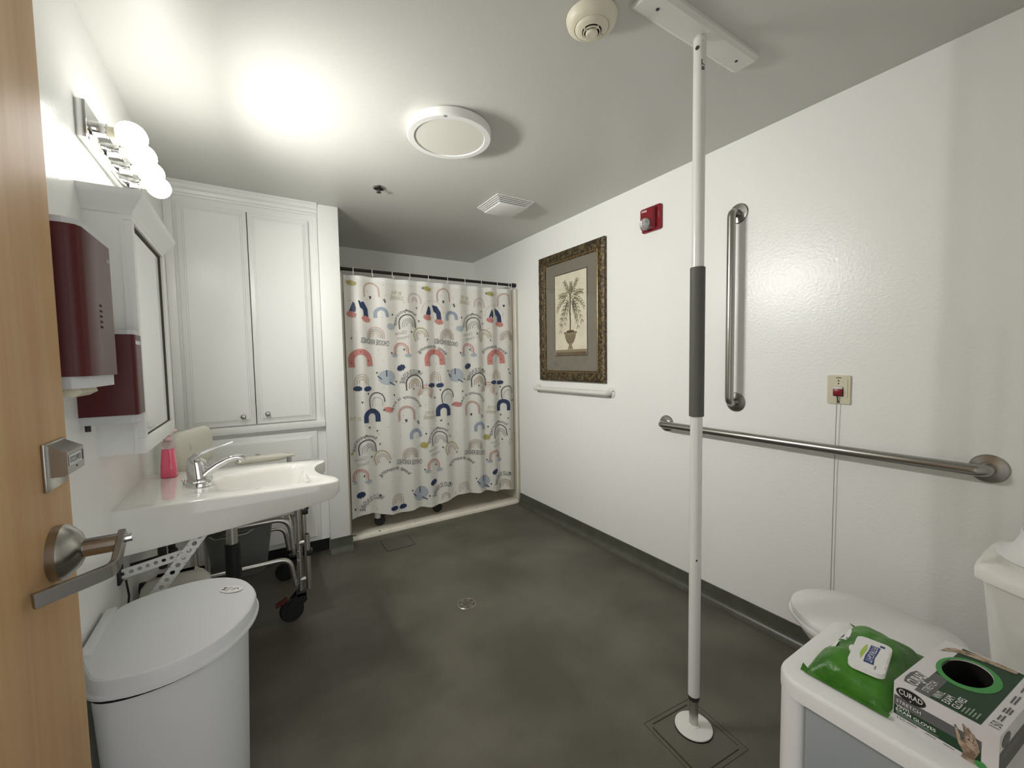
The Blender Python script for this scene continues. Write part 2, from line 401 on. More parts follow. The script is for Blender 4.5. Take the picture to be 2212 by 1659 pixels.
# hatch cover and marks set in the floor
h0 = rrect(0.712, 0.912, 2.765, 2.962, 0.012)
hatch = part('hatch_cover', prism([(x, y) for x, y in h0], 'z', 0.0, 0.0012), gapm, FLOOR)
part('hatch_plate', prism(rrect(0.7165, 0.9075, 2.7695, 2.9575, 0.010), 'z', 0.0012, 0.002), floorm, hatch)
def strip(p, q, w, z=0.0008):
    d = V(q)-V(p); n = V((-d.y, d.x, 0)).normalized()*w/2; a, b = V((*p[:2], 0)), V((*q[:2], 0))
    return loft([[a+n, a-n, b-n, b+n], [x+V((0, 0, z)) for x in (a+n, a-n, b-n, b+n)]])
sq = [(1.118, 0.915, 0), (1.315, 0.898, 0), (1.296, 0.700, 0), (1.100, 0.717, 0)]
for i in range(4):
    p, q = V(sq[i]), V(sq[(i+1) % 4])
    part('stain_line', strip(p.lerp(q, (0.05, 0.10, 0.05, 0.12)[i]), p.lerp(q, (0.92, 0.95, 0.80, 0.95)[i]), (0.0045, 0.0016, 0.0034, 0.0050)[i]), rust, FLOOR)
    c = V((1.207, 0.807, 0)); part('stain_line', strip(c+(p-c)*1.16, c+(q-c)*1.16, 0.0011), gapm, FLOOR)

# floor drain
dr = thing('floor_drain', 'round perforated metal drain grate set in the grey floor', 'drain', (0.899, 1.926, 0))
dc = V((0.899, 1.926, 0))
part('rim', lathe([(0.042, 0), (0.052, 0), (0.052, 0.0015), (0.050, 0.003), (0.044, 0.003), (0.042, 0.002)], dc, seg=40), steel, dr)
part('void', lathe([(0.0425, 0.0005), (0.0425, 0.001)], dc, seg=32), dark, dr)
gb = []
for r0, r1 in ((0.0025, 0.006), (0.0140, 0.0172), (0.0240, 0.0272), (0.0345, 0.0425)):
    gb.append(lathe([(r0, 0.001), (r1, 0.001), (r1, 0.0028), (r0, 0.0028), (r0, 0.001)], dc, seg=36))
for k in range(6):
    a = 2*PI*k/6+0.3; d = V((math.cos(a), math.sin(a), 0)); n = V((-d.y, d.x, 0))*0.0035
    p, q = dc+d*0.004, dc+d*0.042
    gb.append(loft([[p+n, p-n, q-n, q+n], [x+V((0, 0, 0.0028)) for x in (p+n, p-n, q-n, q+n)]]))
part('grate', merge(*gb), mat('grate_metal', (0.22, 0.21, 0.17), 0.45, 0.6), dr)

# ------------------------------------------------------------------ door
door = structure('door_1', box(-0.345, -0.300, 0.03, 1.085, 0.012, 2.045, 0.0015), wood)
lv = V((-0.300, 0.998, 0.960))
lever = part('lever_lock', lathe([(0.0465, 0), (0.0465, 0.012), (0.043, 0.018), (0.030, 0.030), (0.017, 0.036)], lv, (1, 0, 0), 40), steel, door)
part('spindle', cyl(lv+V((0.030, 0, 0)), lv+V((0.080, 0, 0)), 0.0155, 24), steel, lever)
lvp = fillet([lv+V((0.084, 0.012, 0.010)), lv+V((0.086, -0.060, -0.026)), lv+V((0.008, -0.116, -0.030))], 0.025, 8)
part('lever_handle', rect_sweep(lvp, 0.0055, 0.0115), steel, lever)
part('lock_button', cyl(lv+V((0.082, 0.004, 0.003)), lv+V((0.098, 0.006, 0.003)), 0.0075, 20, 0.001), chrome, lever)
ind = part('occupancy_latch', box(-0.300, -0.2955, 0.972, 1.062, 1.070, 1.150, 0.001), steel, door)
part('latch_case', prism([(-0.2955, 1.0925), (-0.276, 1.0925), (-0.272, 1.096), (-0.272, 1.133), (-0.2955, 1.147)], 'y', 0.980, 1.060, 0.0015), steel, ind)
fm = plane_map((-0.2716, 1.020, 1.118), (0, 1, 0), (0, 0, 1))
part('window', flat([pg([(-0.034, -0.009), (0.034, -0.009), (0.034, 0.009), (-0.034, 0.009)])], fm), greyp, ind)
fm2 = plane_map((-0.2713, 1.020, 1.118), (0, 1, 0), (0, 0, 1))
part('lettering', flat([tpoly('OCCUPIED', -0.004, 0, 0.052, 0.010), pg([(0.027, -0.009), (0.034, -0.009), (0.034, 0.009), (0.027, 0.009)]), ell(0.002, -0.0150, 0.0022, 0.0022, 12)], fm2), pr_black, ind, smooth=0)

# ================================================================== LEFT WALL
# vanity light bar with four globes
vl = thing('vanity_light_bar', 'chrome vanity light bar with four lit round globe bulbs', 'light fixture', (L, 1.89, 1.964))
part('back_plate', box(L, -0.362, 1.62, 2.16, 1.913, 2.015, 0.002), chrome, vl)
for i in range(4):
    y = 1.682 + 0.14*i; c = V((-0.362, y, 1.964))
    so = part('socket', lathe([(0.022, 0), (0.021, 0.002), (0.0195, 0.026), (0.0205, 0.030), (0.018, 0.031)], c, (1, 0, 0), 24), chrome, vl)
    g = V((-0.280, y, 1.964)); prof = []
    for k in range(3, 17):
        t = PI*k/16; prof.append((0.0395*math.sin(t), -0.0395*math.cos(t)))
    part('bulb_neck', lathe([(0.0145, 0.028), (0.0145, 0.045), (0.0225, 0.0495)], c, (1, 0, 0), 24), bulbneck, vl)
    part('globe', lathe(prof, g, (1, 0, 0), 24), bulbm, vl, 80)
    ld_ = bpy.data.lights.new('bulb_beam', 'SPOT'); ld_.energy = BEAM; ld_.color = (1.0, 0.985, 0.94); ld_.spot_size = math.radians(168); ld_.spot_blend = 1.0; ld_.shadow_soft_size = 0.034
    lo_ = bpy.data.objects.new('bulb_beam', ld_); COL.objects.link(lo_); lo_.parent = vl; lo_.location = V((-0.238, y, 1.958)) - BASE[vl]; lo_.rotation_euler = (0, math.radians(-72), 0)

# medicine cabinet
mc = thing('medicine_cabinet', 'white mirrored medicine cabinet with a crown moulding hung above the sink', 'cabinet', (L, 1.87, 1.018))
part('body', box(L, -0.300, 1.615, 2.125, 1.020, 1.735), trimp, mc)
part('side_panel_edge', box(-0.306, -0.298, 1.611, 1.615, 1.018, 1.720), trimp, mc)
rings = []
for d, z in ((0, 1.712), (0.004, 1.714), (0.007, 1.722), (0.012, 1.730), (0.024, 1.748), (0.030, 1.758), (0.034, 1.764), (0.036, 1.776), (0.0, 1.776)):
    x = -0.282+d; rings.append([V((L, 1.614-d, z)), V((x, 1.614-d, z)), V((x, 2.126+d, z)), V((L, 2.126+d, z))])
part('crown_moulding', loft(rings), trimp, mc, 25)
fr = []
for (y0, y1, z0, z1) in ((1.612, 2.128, 1.018, 1.064), (1.612, 2.128, 1.697, 1.714), (1.612, 1.637, 1.064, 1.697), (2.083, 2.128, 1.064, 1.697)):
    fr.append(box(-0.300, -0.279, y0, y1, z0, z1, 0.0015))
mcd = part('door_frame', merge(*fr), trimp, mc)
part('mirror', box(-0.297, -0.290, 1.636, 2.084, 1.062, 1.698), mirror, mc)
bd = [box(-0.290, -0.2865, y0, y1, z0, z1) for y0, y1, z0, z1 in ((1.637, 2.083, 1.690, 1.697), (2.078, 2.083, 1.064, 1.697), (1.637, 2.083, 1.064, 1.066))]
part('mirror_bead', merge(*bd), matlip, mc)

# maroon dispensers
def dispenser(name, label, y0, y1, xf_, z0, z1, lip, r):
    t = thing(name, label, 'dispenser', (L, (y0+y1)/2, z0-lip))
    pl_ = [(L, y0), (xf_-r, y0), (xf_-r*.3, y0+r*.25), (xf_, y0+r), (xf_, y1-r*.5), (xf_-r*.5, y1), (L, y1)]
    part('cover', prism(pl_, 'z', z0, z1, 0.003), maroon, t, 50)
    part('top_cap', prism([(L, y0-0.001), (xf_-r-0.002, y0-0.001), (xf_-0.002, y0+r), (xf_-0.002, y1-r*.5), (xf_-r*.5, y1), (L, y1)], 'z', z1, z1+0.012, 0.002), greyp, t)
    part('base_tray', prism([(L, y0+0.004), (xf_-r-0.006, y0+0.004), (xf_-0.006, y0+r+0.004), (xf_-0.006, y1-0.012), (L, y1-0.004)], 'z', z0-lip, z0, 0.002), greyp, t)
    return t
d1 = dispenser('paper_towel_dispenser', 'large maroon paper towel dispenser with slots, on the wall behind the wooden door', 1.13, 1.342, -0.275, 1.258, 1.552, 0.024, 0.020)
for k in range(5):
    z = 1.360 + 0.0115*k; part('slot', box(-0.2755, -0.2745, 1.232, 1.246, z, z+0.0045), dark, d1)
part('badge', flat([pg([(0, 0), (0.022, 0), (0.022, 0.008), (0, 0.008)])], plane_map((-0.2746, 1.305, 1.515), (0, 1, 0), (0, 0, 1))), pr_lightgrey, d1)
part('towel_edge', loft([[V((-0.345+dx, y, z)) for dx, z in ((0, 1.234), (0.05, 1.236), (0.054, 1.224), (0.040, 1.216), (0.0, 1.219))] for y in (1.15, 1.20, 1.25)]), paper, d1)
d2 = dispenser('soap_dispenser', 'small maroon wall dispenser beside the mirrored cabinet', 1.48, 1.562, -0.268, 1.146, 1.362, 0.022, 0.010)
part('label_strip', flat([pg([(0, 0), (0.055, 0), (0.055, 0.010), (0, 0.010)])], plane_map((-0.2676, 1.494, 1.336), (0, 1, 0), (0, 0, 1))), greyp, d2)
part('drain_nozzle', cyl((-0.372, 1.492, 1.108), (-0.372, 1.492, 1.146), 0.006, 12), black, d2)

# ------------------------------------------------------------------ linen cabinet
lc = thing('linen_cabinet', 'tall white built-in linen cabinet with upper doors and drawer', 'cabinet', (0, 3.24, 0))
part('carcass', box(L, 0.39, 2.98, 3.56, 0.10, H), trimp, lc)
part('toe_kick', box(L, 0.39, 3.03, 3.56, 0.0, 0.10), black, lc)
part('crown_moulding', prism([(2.98, H), (2.98, 2.225), (2.972, 2.228), (2.970, 2.238), (2.962, 2.242), (2.958, 2.258), (2.946, 2.266), (2.944, 2.284), (2.938, 2.288), (2.938, H)], 'x', L, 0.388), trimp, lc, 25)
part('ledge', box(L, 0.388, 2.944, 2.98, 0.862, 0.905, 0.004), trimp, lc)
part('side_trim', box(L, -0.345, 2.966, 2.98, 0.905, 2.225, 0.003), trimp, lc)
part('side_trim', box(0.360, 0.388, 2.966, 2.98, 0.905, 2.225, 0.003), trimp, lc)
def panel_door(name, x0, x1, z0, z1, knob, inset=0.034):
    d = part(name, box(x0, x1, 2.966, 2.98, z0, z1, 0.0025), trimp, lc)
    r = []
    for ins, y in ((inset-0.012, 2.966), (inset-0.008, 2.9625), (inset-0.003, 2.9625), (inset, 2.958), (inset+0.006, 2.958)):
        r.append([V((x0+ins, y, z0+ins)), V((x1-ins, y, z0+ins)), V((x1-ins, y, z1-ins)), V((x0+ins, y, z1-ins))])
    part('raised_panel', loft(r, True, True), trimp, d, 20)
    kx, kz = knob
    part('knob', lathe([(0.004, 0), (0.004, 0.012), (0.010, 0.016), (0.0145, 0.021), (0.0145, 0.025), (0.010, 0.029), (0, 0.030)], V((kx, 2.960, kz)), (0, -1, 0), 24), nickel, d)
    return d
panel_door('door', -0.328, 0.0015, 0.912, 2.186, (-0.064, 0.965))
panel_door('door', 0.0055, 0.334, 0.912, 2.186, (0.063, 0.973))
part('centre_gap', box(0.0008, 0.0062, 2.972, 2.981, 0.912, 2.186), shade_gap, lc)
panel_door('drawer', -0.335, 0.336, 0.612, 0.838, (0.0, 0.717), 0.042)
panel_door('lower_door', -0.335, -0.002, 0.106, 0.590, (-0.05, 0.54))
panel_door('lower_door', 0.003, 0.336, 0.106, 0.590, (0.05, 0.54))

# ================================================================== SINK
sk = thing('wall_sink', 'white wheelchair-access wall sink with a scooped front edge', 'sink', (L, 1.935, 0.69))
bc = (0.02, 1.925)
cor = [(L, 1.685), (L, 2.185)]
outl = [cor[0], (-0.10, 1.688), (0.16, 1.694), (0.250, 1.700), (0.274, 1.735), (0.262, 1.790), (0.226, 1.840), (0.209, 1.910), (0.209, 1.975), (0.222, 2.035), (0.262, 2.080), (0.272, 2.125), (0.245, 2.152), (0.13, 2.165), (-0.1, 2.175), cor[1]]
outl = chaikin(outl, 3, tuple(cor))
bowl = chaikin([(-0.155, 1.85), (-0.10, 1.80), (0.04, 1.752), (0.150, 1.745), (0.172, 1.80), (0.160, 1.92), (0.170, 2.03), (0.145, 2.085), (0.03, 2.075), (-0.10, 2.03), (-0.155, 1.98)], 2)
angs = sorted([2*PI*i/112 for i in range(112)] + [math.atan2(y-bc[1], x-bc[0]) % (2*PI) for x, y in cor])
def zt(x): return 0.838 - 0.020*(x+0.385)/0.65
def zb(x): return interp(x, [-0.385, -0.165, 0.111, 0.238, 0.275], [0.692, 0.708, 0.735, 0.752, 0.772])
O = [raycast2(bc, a, outl) for a in angs]; B = [raycast2(bc, a, bowl) for a in angs]
def lerp2(p, q, t): return (p[0]+(q[0]-p[0])*t, p[1]+(q[1]-p[1])*t)
def inset(p, d):
    dx, dy = bc[0]-p[0], bc[1]-p[1]; l = math.hypot(dx, dy); return (p[0]+dx/l*d, p[1]+dy/l*d) if p[0] > L+0.001 else (p[0], p[1] + (d if dy > 0 else -d)*(1 if abs(p[1]-1.935) > 0.24 else 0))
rings = []
def ring(fn): rings.append([V(fn(i)) for i in range(len(angs))])
ring(lambda i: (*lerp2(B[i], bc, 0.75), 0.690))
ring(lambda i: (*lerp2(B[i], bc, 0.40), 0.692))
ring(lambda i: (*lerp2(B[i], bc, 0.12), min(0.715, zb(O[i][0])+0.01)))
ring(lambda i: (*lerp2(O[i], B[i], 0.45 if O[i][0] > L+0.001 else 0.02), zb(O[i][0])+0.016))
ring(lambda i: (*inset(O[i], 0.012), zb(O[i][0])+0.004))
ring(lambda i: (*inset(O[i], 0.004), zb(O[i][0])))
ring(lambda i: (*O[i], zb(O[i][0])+0.006))
ring(lambda i: (*O[i], zt(O[i][0])-0.0075))
ring(lambda i: (*inset(O[i], 0.0010), zt(O[i][0])-0.004))
ring(lambda i: (*inset(O[i], 0.0035), zt(O[i][0])-0.0010))
ring(lambda i: (*inset(O[i], 0.008), zt(O[i][0])))
ring(lambda i: (*lerp2(inset(O[i], 0.014), B[i], 0.5), zt(lerp2(O[i], B[i], .5)[0])))
ring(lambda i: (*lerp2(inset(O[i], 0.014), B[i], 0.94), zt(B[i][0])-0.0005))
ring(lambda i: (*B[i], zt(B[i][0])-0.004))
ring(lambda i: (*lerp2(B[i], bc, 0.06), zt(B[i][0])-0.018))
ring(lambda i: (*lerp2(B[i], bc, 0.14), 0.770))
ring(lambda i: (*lerp2(B[i], bc, 0.26), 0.730))
ring(lambda i: (*lerp2(B[i], bc, 0.45), 0.712))
ring(lambda i: (*lerp2(B[i], bc, 0.85), 0.705))
basin = part('basin', loft(rings), ceram, sk, 42)
part('drain_ring', lathe([(0.010, 0), (0.024, 0.001), (0.026, 0.003), (0.012, 0.003)], V((bc[0]-0.01, bc[1], 0.705)), seg=24), chrome, sk)
# plumbing and perforated struts below
def perf(p, q, w, th, nslots, up):         # flat perforated strut from p to q, slots cut through
    p, q = V(p), V(q); d = (q-p); Ln = d.length; d.normalize(); n = V(up).normalized(); s = n.cross(d).normalized()
    out = []; cell = Ln/nslots
    for k in range(nslots):
        c = (cell*(k+0.5)); A = []; Bi = []
        sl = cell*(0.30 if k % 3 else 0.20); sr = w*0.19
        for i in range(16):
            a = 2*PI*(i+0.5)/16; rx, ry = raycast2((0, 0), a, [(-cell/2, -w/2), (cell/2, -w/2), (cell/2, w/2), (-cell/2, w/2)])
            A.append((c+rx, ry)); ex = max(0, sl-sr)*(1 if math.cos(a) > 0 else -1); Bi.append((c+ex+sr*math.cos(a), sr*math.sin(a)))
        def P(uv, h): return p + d*uv[0] + s*uv[1] + n*h
        out.append(loft([[P(x, th/2) for x in A], [P(x, th/2) for x in Bi], [P(x, -th/2) for x in Bi], [P(x, -th/2) for x in A], [P(x, th/2) for x in A]], False, False))
    return merge(*out)
part('support_arm', perf((-0.385, 1.722, 0.625), (-0.205, 1.722, 0.655), 0.030, 0.003, 9, (0, -1, 0)), whitep, sk, 30)
part('support_brace', perf((-0.170, 1.716, 0.712), (-0.385, 1.716, 0.425), 0.034, 0.003, 14, (0, -1, 0)), whitep, sk, 30)
part('arm_flange', box(-0.385, -0.378, 1.70, 1.745, 0.600, 0.650, 0.001), black, sk)
part('tailpiece', cyl((-0.10, 1.93, 0.575), (-0.10, 1.93, 0.70), 0.019, 24), alum, sk)
part('trap', merge(cyl((-0.10, 1.93, 0.44), (-0.10, 1.93, 0.578), 0.027, 24, 0.003), tube(fillet([(-0.10, 1.93, 0.45), (-0.10, 1.93, 0.38), (-0.20, 1.95, 0.38), (-0.20, 1.95, 0.47), (L, 1.96, 0.47)], 0.035), 0.020, 16)), black, sk)
for yy, xx in ((1.86, -0.30), (2.04, -0.30)):
    vv = part('supply_valve', merge(cyl((L, yy, 0.595), (xx, yy, 0.605), 0.010, 14), cyl((xx, yy, 0.565), (xx, yy, 0.665), 0.012, 14, 0.002), sphere((xx+0.03, yy, 0.620), 0.014, 14, 8, (1, .6, 1))), pipeblk, sk)
    part('supply_hose', tube(fillet([(xx, yy, 0.66), (xx+0.02, yy, 0.70), (-0.12, yy, 0.64), (-0.10, 1.95, 0.715)], 0.03), 0.0055, 10), pipeblk, sk)
part('cable', tube([(-0.372, 1.735, 0.60), (-0.366, 1.73, 0.55), (-0.370, 1.722, 0.50), (-0.366, 1.718, 0.46), (-0.345, 1.716, 0.452)], 0.003, 8), black, sk)

# faucet
fa = thing('faucet', 'chrome single-lever faucet on the sink deck', 'faucet', (-0.19, 1.925, 0.832))
fc = V((-0.192, 1.925, 0.8325))
part('escutcheon', loft([[fc + V((x*s, y*s, z)) for x, y in rrect(-0.038, 0.042, -0.066, 0.066, 0.036, 8)] for s, z in ((1, 0), (1.0, 0.010), (0.94, 0.018), (0.70, 0.024))]), chrome, fa, 50)
part('valve_body', tube([fc+V(p) for p in ((0, 0, 0.012), (-0.002, 0, 0.040), (-0.004, 0, 0.070), (-0.002, 0, 0.092), (0.004, 0, 0.100))], [0.036, 0.033, 0.0315, 0.029, 0.018], 28), chrome, fa, 60)
part('spout', tube([fc+V(p) for p in ((0.008, 0, 0.026), (0.030, 0, 0.045), (0.060, 0, 0.066), (0.092, 0, 0.081), (0.118, 0, 0.086), (0.140, 0, 0.080), (0.148, 0, 0.070))], [0.030, 0.026, 0.020, 0.0165, 0.0155, 0.014, 0.011], 24, 0.8), chrome, fa, 60)
part('aerator', cyl(fc+V((0.128, 0, 0.062)), fc+V((0.130, 0, 0.078)), 0.0085, 18, 0.001), chrome, fa)
part('lever_handle', tube([fc+V(p) for p in ((-0.022, 0, 0.086), (-0.006, 0, 0.106), (0.020, 0, 0.119), (0.055, 0, 0.131), (0.090, 0, 0.139), (0.112, 0, 0.146))], [0.016, 0.028, 0.023, 0.015, 0.012, 0.007], 22, 0.42, up=(0, 0, 1)), chrome, fa, 60)
part('pop_up_rod', merge(cyl(fc+V((-0.046, 0, 0)), fc+V((-0.046, 0, 0.016)), 0.003, 10), sphere(fc+V((-0.046, 0, 0.018)), 0.006, 12, 8)), chrome, fa)

# hand soap
hs = thing('soap_bottle', 'pump bottle of bright pink hand soap on the sink', 'bottle', (-0.302, 2.112, 0.835))
sc_ = V((-0.302, 2.112, 0.8365))
def sqring(hx, hy, z): return [sc_ + V((x, y, z)) for x, y in rrect(-hx, hx, -hy, hy, min(hx, hy)*0.55, 4)]
part('body', loft([sqring(.024, .034, 0), sqring(.0265, .0365, .004), sqring(.0245, .034, .04), sqring(.0205, .028, .095), sqring(.0190, .026, .112)]), soapm, hs, 60)
part('shoulder', loft([sqring(.0190, .026, .1125), sqring(.0185, .025, .128), sqring(.016, .020, .138), sqring(.012, .012, .143)]), soapclear, hs, 60)
part('collar', cyl(sc_+V((0, 0, 0.143)), sc_+V((0, 0, 0.161)), 0.0145, 24, 0.002), pumpm, hs)
part('pump_head', merge(cyl(sc_+V((0, 0, 0.161)), sc_+V((0, 0, 0.177)), 0.006, 14), box(-0.316, -0.272, 2.102, 2.122, 1.012, 1.024, 0.003)), pumpm, hs)

# rounded ivory tub below the sink
single('plastic_tub', loft([[V((x, y, z)) for x, y in rrect(-0.372+i_, -0.165-i_, 1.842+i_*.5, 1.905-i_*.3, 0.025, 5)] for i_, z in ((0.012, 0.215), (0, 0.235), (0, 0.470), (0.006, 0.500), (0.022, 0.522), (0.050, 0.534))]), ivory, (-0.27, 1.873, 0.215), 'rounded ivory plastic housing hung below the sink behind the perforated struts', 'housing', smooth=60)

# ================================================================== ROLLING COMMODE CHAIR beside the linen cabinet
cc = thing('commode_chair', 'aluminium rolling commode chair with ivory arms, parked behind the sink', 'chair', (-0.06, 2.51, 0))
def caster(parent, x, y, dirx, pedal=True, wheelx=-0.045):
    wx = x+wheelx
    part('caster_wheel', lathe([(0.015, -0.013), (0.048, -0.013), (0.054, -0.008), (0.054, 0.008), (0.048, 0.013), (0.015, 0.013)], V((wx, y, 0.054)), (0, 1, 0), 28), black, parent)
    f = part('caster_fork', merge(prism([(x+0.020, 0.135), (x-0.022, 0.135), (wx-0.022, 0.085), (wx-0.012, 0.045), (wx+0.012, 0.045), (x+0.024, 0.095)], 'y', y-0.024, y-0.017, 0.001), prism([(x+0.020, 0.135), (x-0.022, 0.135), (wx-0.022, 0.085), (wx-0.012, 0.045), (wx+0.012, 0.045), (x+0.024, 0.095)], 'y', y+0.017, y+0.024, 0.001), box(x-0.024, x+0.022, y-0.024, y+0.024, 0.118, 0.142, 0.003), cyl((wx, y-0.026, 0.054), (wx, y+0.026, 0.054), 0.009, 14)), black, parent)
    if pedal: part('brake_pedal', prism([(wx-0.015, 0.112), (wx-0.050, 0.094), (wx-0.068, 0.088), (wx-0.068, 0.098), (wx-0.020, 0.122)], 'y', y-0.016, y+0.016, 0.002), redp, f)
for y in (2.28, 2.74):
    part('front_leg', cyl((0.155, y, 0.135), (0.155, y, 0.725), 0.0135, 18), alum, cc)
    part('rear_leg', tube([(-0.255, y, 0.135), (-0.265, y, 0.55), (-0.275, y, 0.70 if y < 2.5 else 0.90)], 0.0135, 20), alum, cc)
    part('seat_rail', tube(fillet([(-0.262, y+0.002, 0.520), (0.118, y+0.002, 0.520), (0.130, y+0.002, 0.36)], 0.075, 8), 0.0125, 16), alum, cc)
    part('lower_rail', tube(fillet([(-0.258, y-0.002, 0.318), (0.112, y-0.002, 0.318), (0.133, y-0.002, 0.175)], 0.06, 8), 0.0115, 16), alum, cc)
    part('arm_post', cyl((0.155, y, 0.60), (0.155, y, 0.735), 0.0115, 16), alum, cc)
    part('arm_pad', loft([[V((x, y+dy*s, 0.741+dz*s)) for dy, dz in rrect(-0.028, 0.028, -0.021, 0.017, 0.015, 4)] for x, s in ((-0.112, 0.4), (-0.104, 0.8), (-0.085, 1), (0.105, 1), (0.128, 0.80), (0.145, 0.50), (0.160, 0.42), (0.184, 0.38))]), ivory, cc, 60)
    so = part('footrest_socket', tube([(0.190, y-0.012, 0.150), (0.190, y-0.012, 0.425)], 0.0135, 18), alum, cc)
    part('socket_mouth', lathe([(0.0105, 0), (0.0105, 0.0006)], V((0.190, y-0.012, 0.4252)), seg=18), dark, so)
    part('upper_stub', cyl((0.182, y+0.020, 0.36), (0.182, y+0.020, 0.62), 0.0115, 16), alum, cc)
    for q0, q1, rq in (((0.155, y-0.006, 0.385), (0.190, y-0.010, 0.388), 0.010), ((0.155, y-0.006, 0.198), (0.190, y-0.010, 0.200), 0.010), ((0.155, y+0.008, 0.590), (0.182, y+0.016, 0.592), 0.008)):
        part('coupler', cyl(q0, q1, rq, 18), alum, cc)
    part('release_clip', box(0.186, 0.214, y-0.030, y+0.006, 0.318, 0.346, 0.003), black, cc)
    part('release_clip', merge(box(0.176, 0.202, y+0.002, y+0.030, 0.520, 0.545, 0.003), box(0.196, 0.206, y+0.006, y+0.018, 0.544, 0.556, 0.002)), black, cc)
    for rx, ry, rz in ((0.149, y-0.0125, 0.300), (0.149, y-0.0125, 0.345), (0.138, y-0.006, 0.198), (0.138, y-0.006, 0.388), (0.138, y-0.006, 0.590)):
        part('rivet', sphere((rx, ry, rz), 0.005, 10, 6), nickel, cc, 60)
    caster(cc, 0.155, y, -1, y < 2.5); caster(cc, -0.255, y, -1, False)
part('crossbar', cyl((-0.262, 2.28, 0.50), (-0.262, 2.74, 0.50), 0.0115, 18), alum, cc)
part('crossbar', cyl((0.125, 2.28, 0.44), (0.125, 2.74, 0.44), 0.0115, 18), alum, cc)
part('seat', loft([[V((x, y, z)) for x, y in rrect(-0.262+i_, 0.150-i_, 2.268+i_, 2.752-i_, 0.05, 5)] for i_, z in ((0.008, 0.532), (0, 0.540), (0, 0.556), (0.010, 0.566), (0.05, 0.562))]), ivory, cc, 60)
bk = loft([[V((xx*s, yy*s2, zz)) for xx, yy in rrect(-0.024, 0.024, -0.165, 0.155, 0.022, 5)] for s, s2, zz in ((0.5, 0.86, 0.795), (0.9, 0.97, 0.805), (1, 1, 0.83), (1, 1, 0.90), (0.95, 0.97, 0.94), (0.75, 0.86, 0.965), (0.4, 0.70, 0.975))])
xf(bk, Matrix.Translation((-0.262, 2.465, 0)) @ Matrix.Rotation(math.radians(-20), 4, 'Z')); bk = bk
part('backrest', bk, ivory, cc, 60)
part('backrest_dimple', sphere((-0.262, 2.405, 0.905), 0.020, 14, 8, (0.35, 1, 1.1)), ivory, cc)
pcx, pcy = -0.095, 2.49
pl_ = part('pail', loft([[V((pcx+x*s, pcy+y*s, z)) for x, y in rrect(-0.150, 0.150, -0.155, 0.155, 0.09, 6)] for s, z in ((0.70, 0.235), (0.74, 0.240), (0.96, 0.475), (1.04, 0.478), (1.04, 0.488), (0.97, 0.490), (0.72, 0.250))]), pail, cc, 60)
part('bail_handle', tube([(pcx+0.155, pcy-0.03, 0.484), (pcx+0.125, pcy-0.12, 0.500), (pcx+0.03, pcy-0.175, 0.472), (pcx-0.09, pcy-0.175, 0.470), (pcx-0.15, pcy-0.08, 0.484)], 0.0035, 10), alum, pl_)

# ================================================================== TRASH BIN
tb = thing('trash_bin', 'tall pale grey half-round trash bin with a closed lid', 'trash bin', (-0.20, 1.395, 0))
lid_out = chaikin([(-0.372, 1.315), (-0.372, 1.475), (-0.355, 1.560), (-0.27, 1.602), (-0.15, 1.612), (-0.060, 1.555), (-0.022, 1.455), (-0.020, 1.385), (-0.045, 1.295), (-0.115, 1.205), (-0.22, 1.172), (-0.325, 1.200), (-0.348, 1.255)], 2, ((-0.372, 1.315),))
cl = (-0.20, 1.395)
def sc2(poly, s, z): return [V((cl[0]+(x-cl[0])*s, cl[1]+(y-cl[1])*s, z)) for x, y in poly]
body_out = chaikin([(-0.350, 1.25), (-0.350, 1.54), (-0.27, 1.585), (-0.15, 1.590), (-0.075, 1.535), (-0.045, 1.450), (-0.043, 1.385), (-0.065, 1.305), (-0.125, 1.225), (-0.22, 1.195), (-0.31, 1.205)], 2)
part('body', loft([sc2(body_out, 0.86, 0.0), sc2(body_out, 0.88, 0.012), sc2(body_out, 1.0, 0.545), sc2(body_out, 0.97, 0.546)]), binm, tb, 50)
part('liner_edge', loft([sc2(body_out, 1.003, 0.540), sc2(body_out, 1.012, 0.552), sc2(body_out, 0.97, 0.556)]), dark, tb)
part('lid', loft([sc2(lid_out, 0.985, 0.556), sc2(lid_out, 1.0, 0.560), sc2(lid_out, 0.995, 0.590), sc2(lid_out, 0.985, 0.5965), sc2(lid_out, 0.965, 0.600), sc2(lid_out, 0.6, 0.6015), sc2(lid_out, 0.05, 0.602)]), binm, tb, 28)
part('lid_rim', loft([sc2(lid_out, 1.0, 0.556), sc2(lid_out, 1.022, 0.557), sc2(lid_out, 1.022, 0.563), sc2(lid_out, 1.0, 0.566)]), binm, tb, 28)
part('hinge_ridge', box(-0.376, -0.352, 1.318, 1.545, 0.570, 0.606, 0.004), binm, tb)
stm = plane_map((-0.085, 1.475, 0.6032), (0.80, -0.60, -0.001), (0.60, 0.80, 0))
stk = part('sticker', flat([ell(0, 0, 0.034, 0.020, 24)], stm), whitep, tb)
stm2 = plane_map((-0.085, 1.475, 0.6036), (0.80, -0.60, -0.001), (0.60, 0.80, 0))
part('lettering', flat([tpoly('H', -0.022, 0, 0.014, 0.012, PI/2, bold=0.03), stroke([(-0.011, -0.013), (-0.011, 0.013)], 0.0012), stroke([(-0.006, -0.014), (-0.006, 0.014)], 0.0010), stroke([(0.003, -0.006), (0.003, 0.006)], 0.0015), stroke([(0.008, -0.004), (0.008, 0.008)], 0.0015), stroke([(0.014+0.006*math.cos(t), 0.007*math.sin(t)) for t in (0, .6, 1.2, 1.8, 2.4, 3.0)], 0.002)], stm2), pr_black, stk, smooth=0)

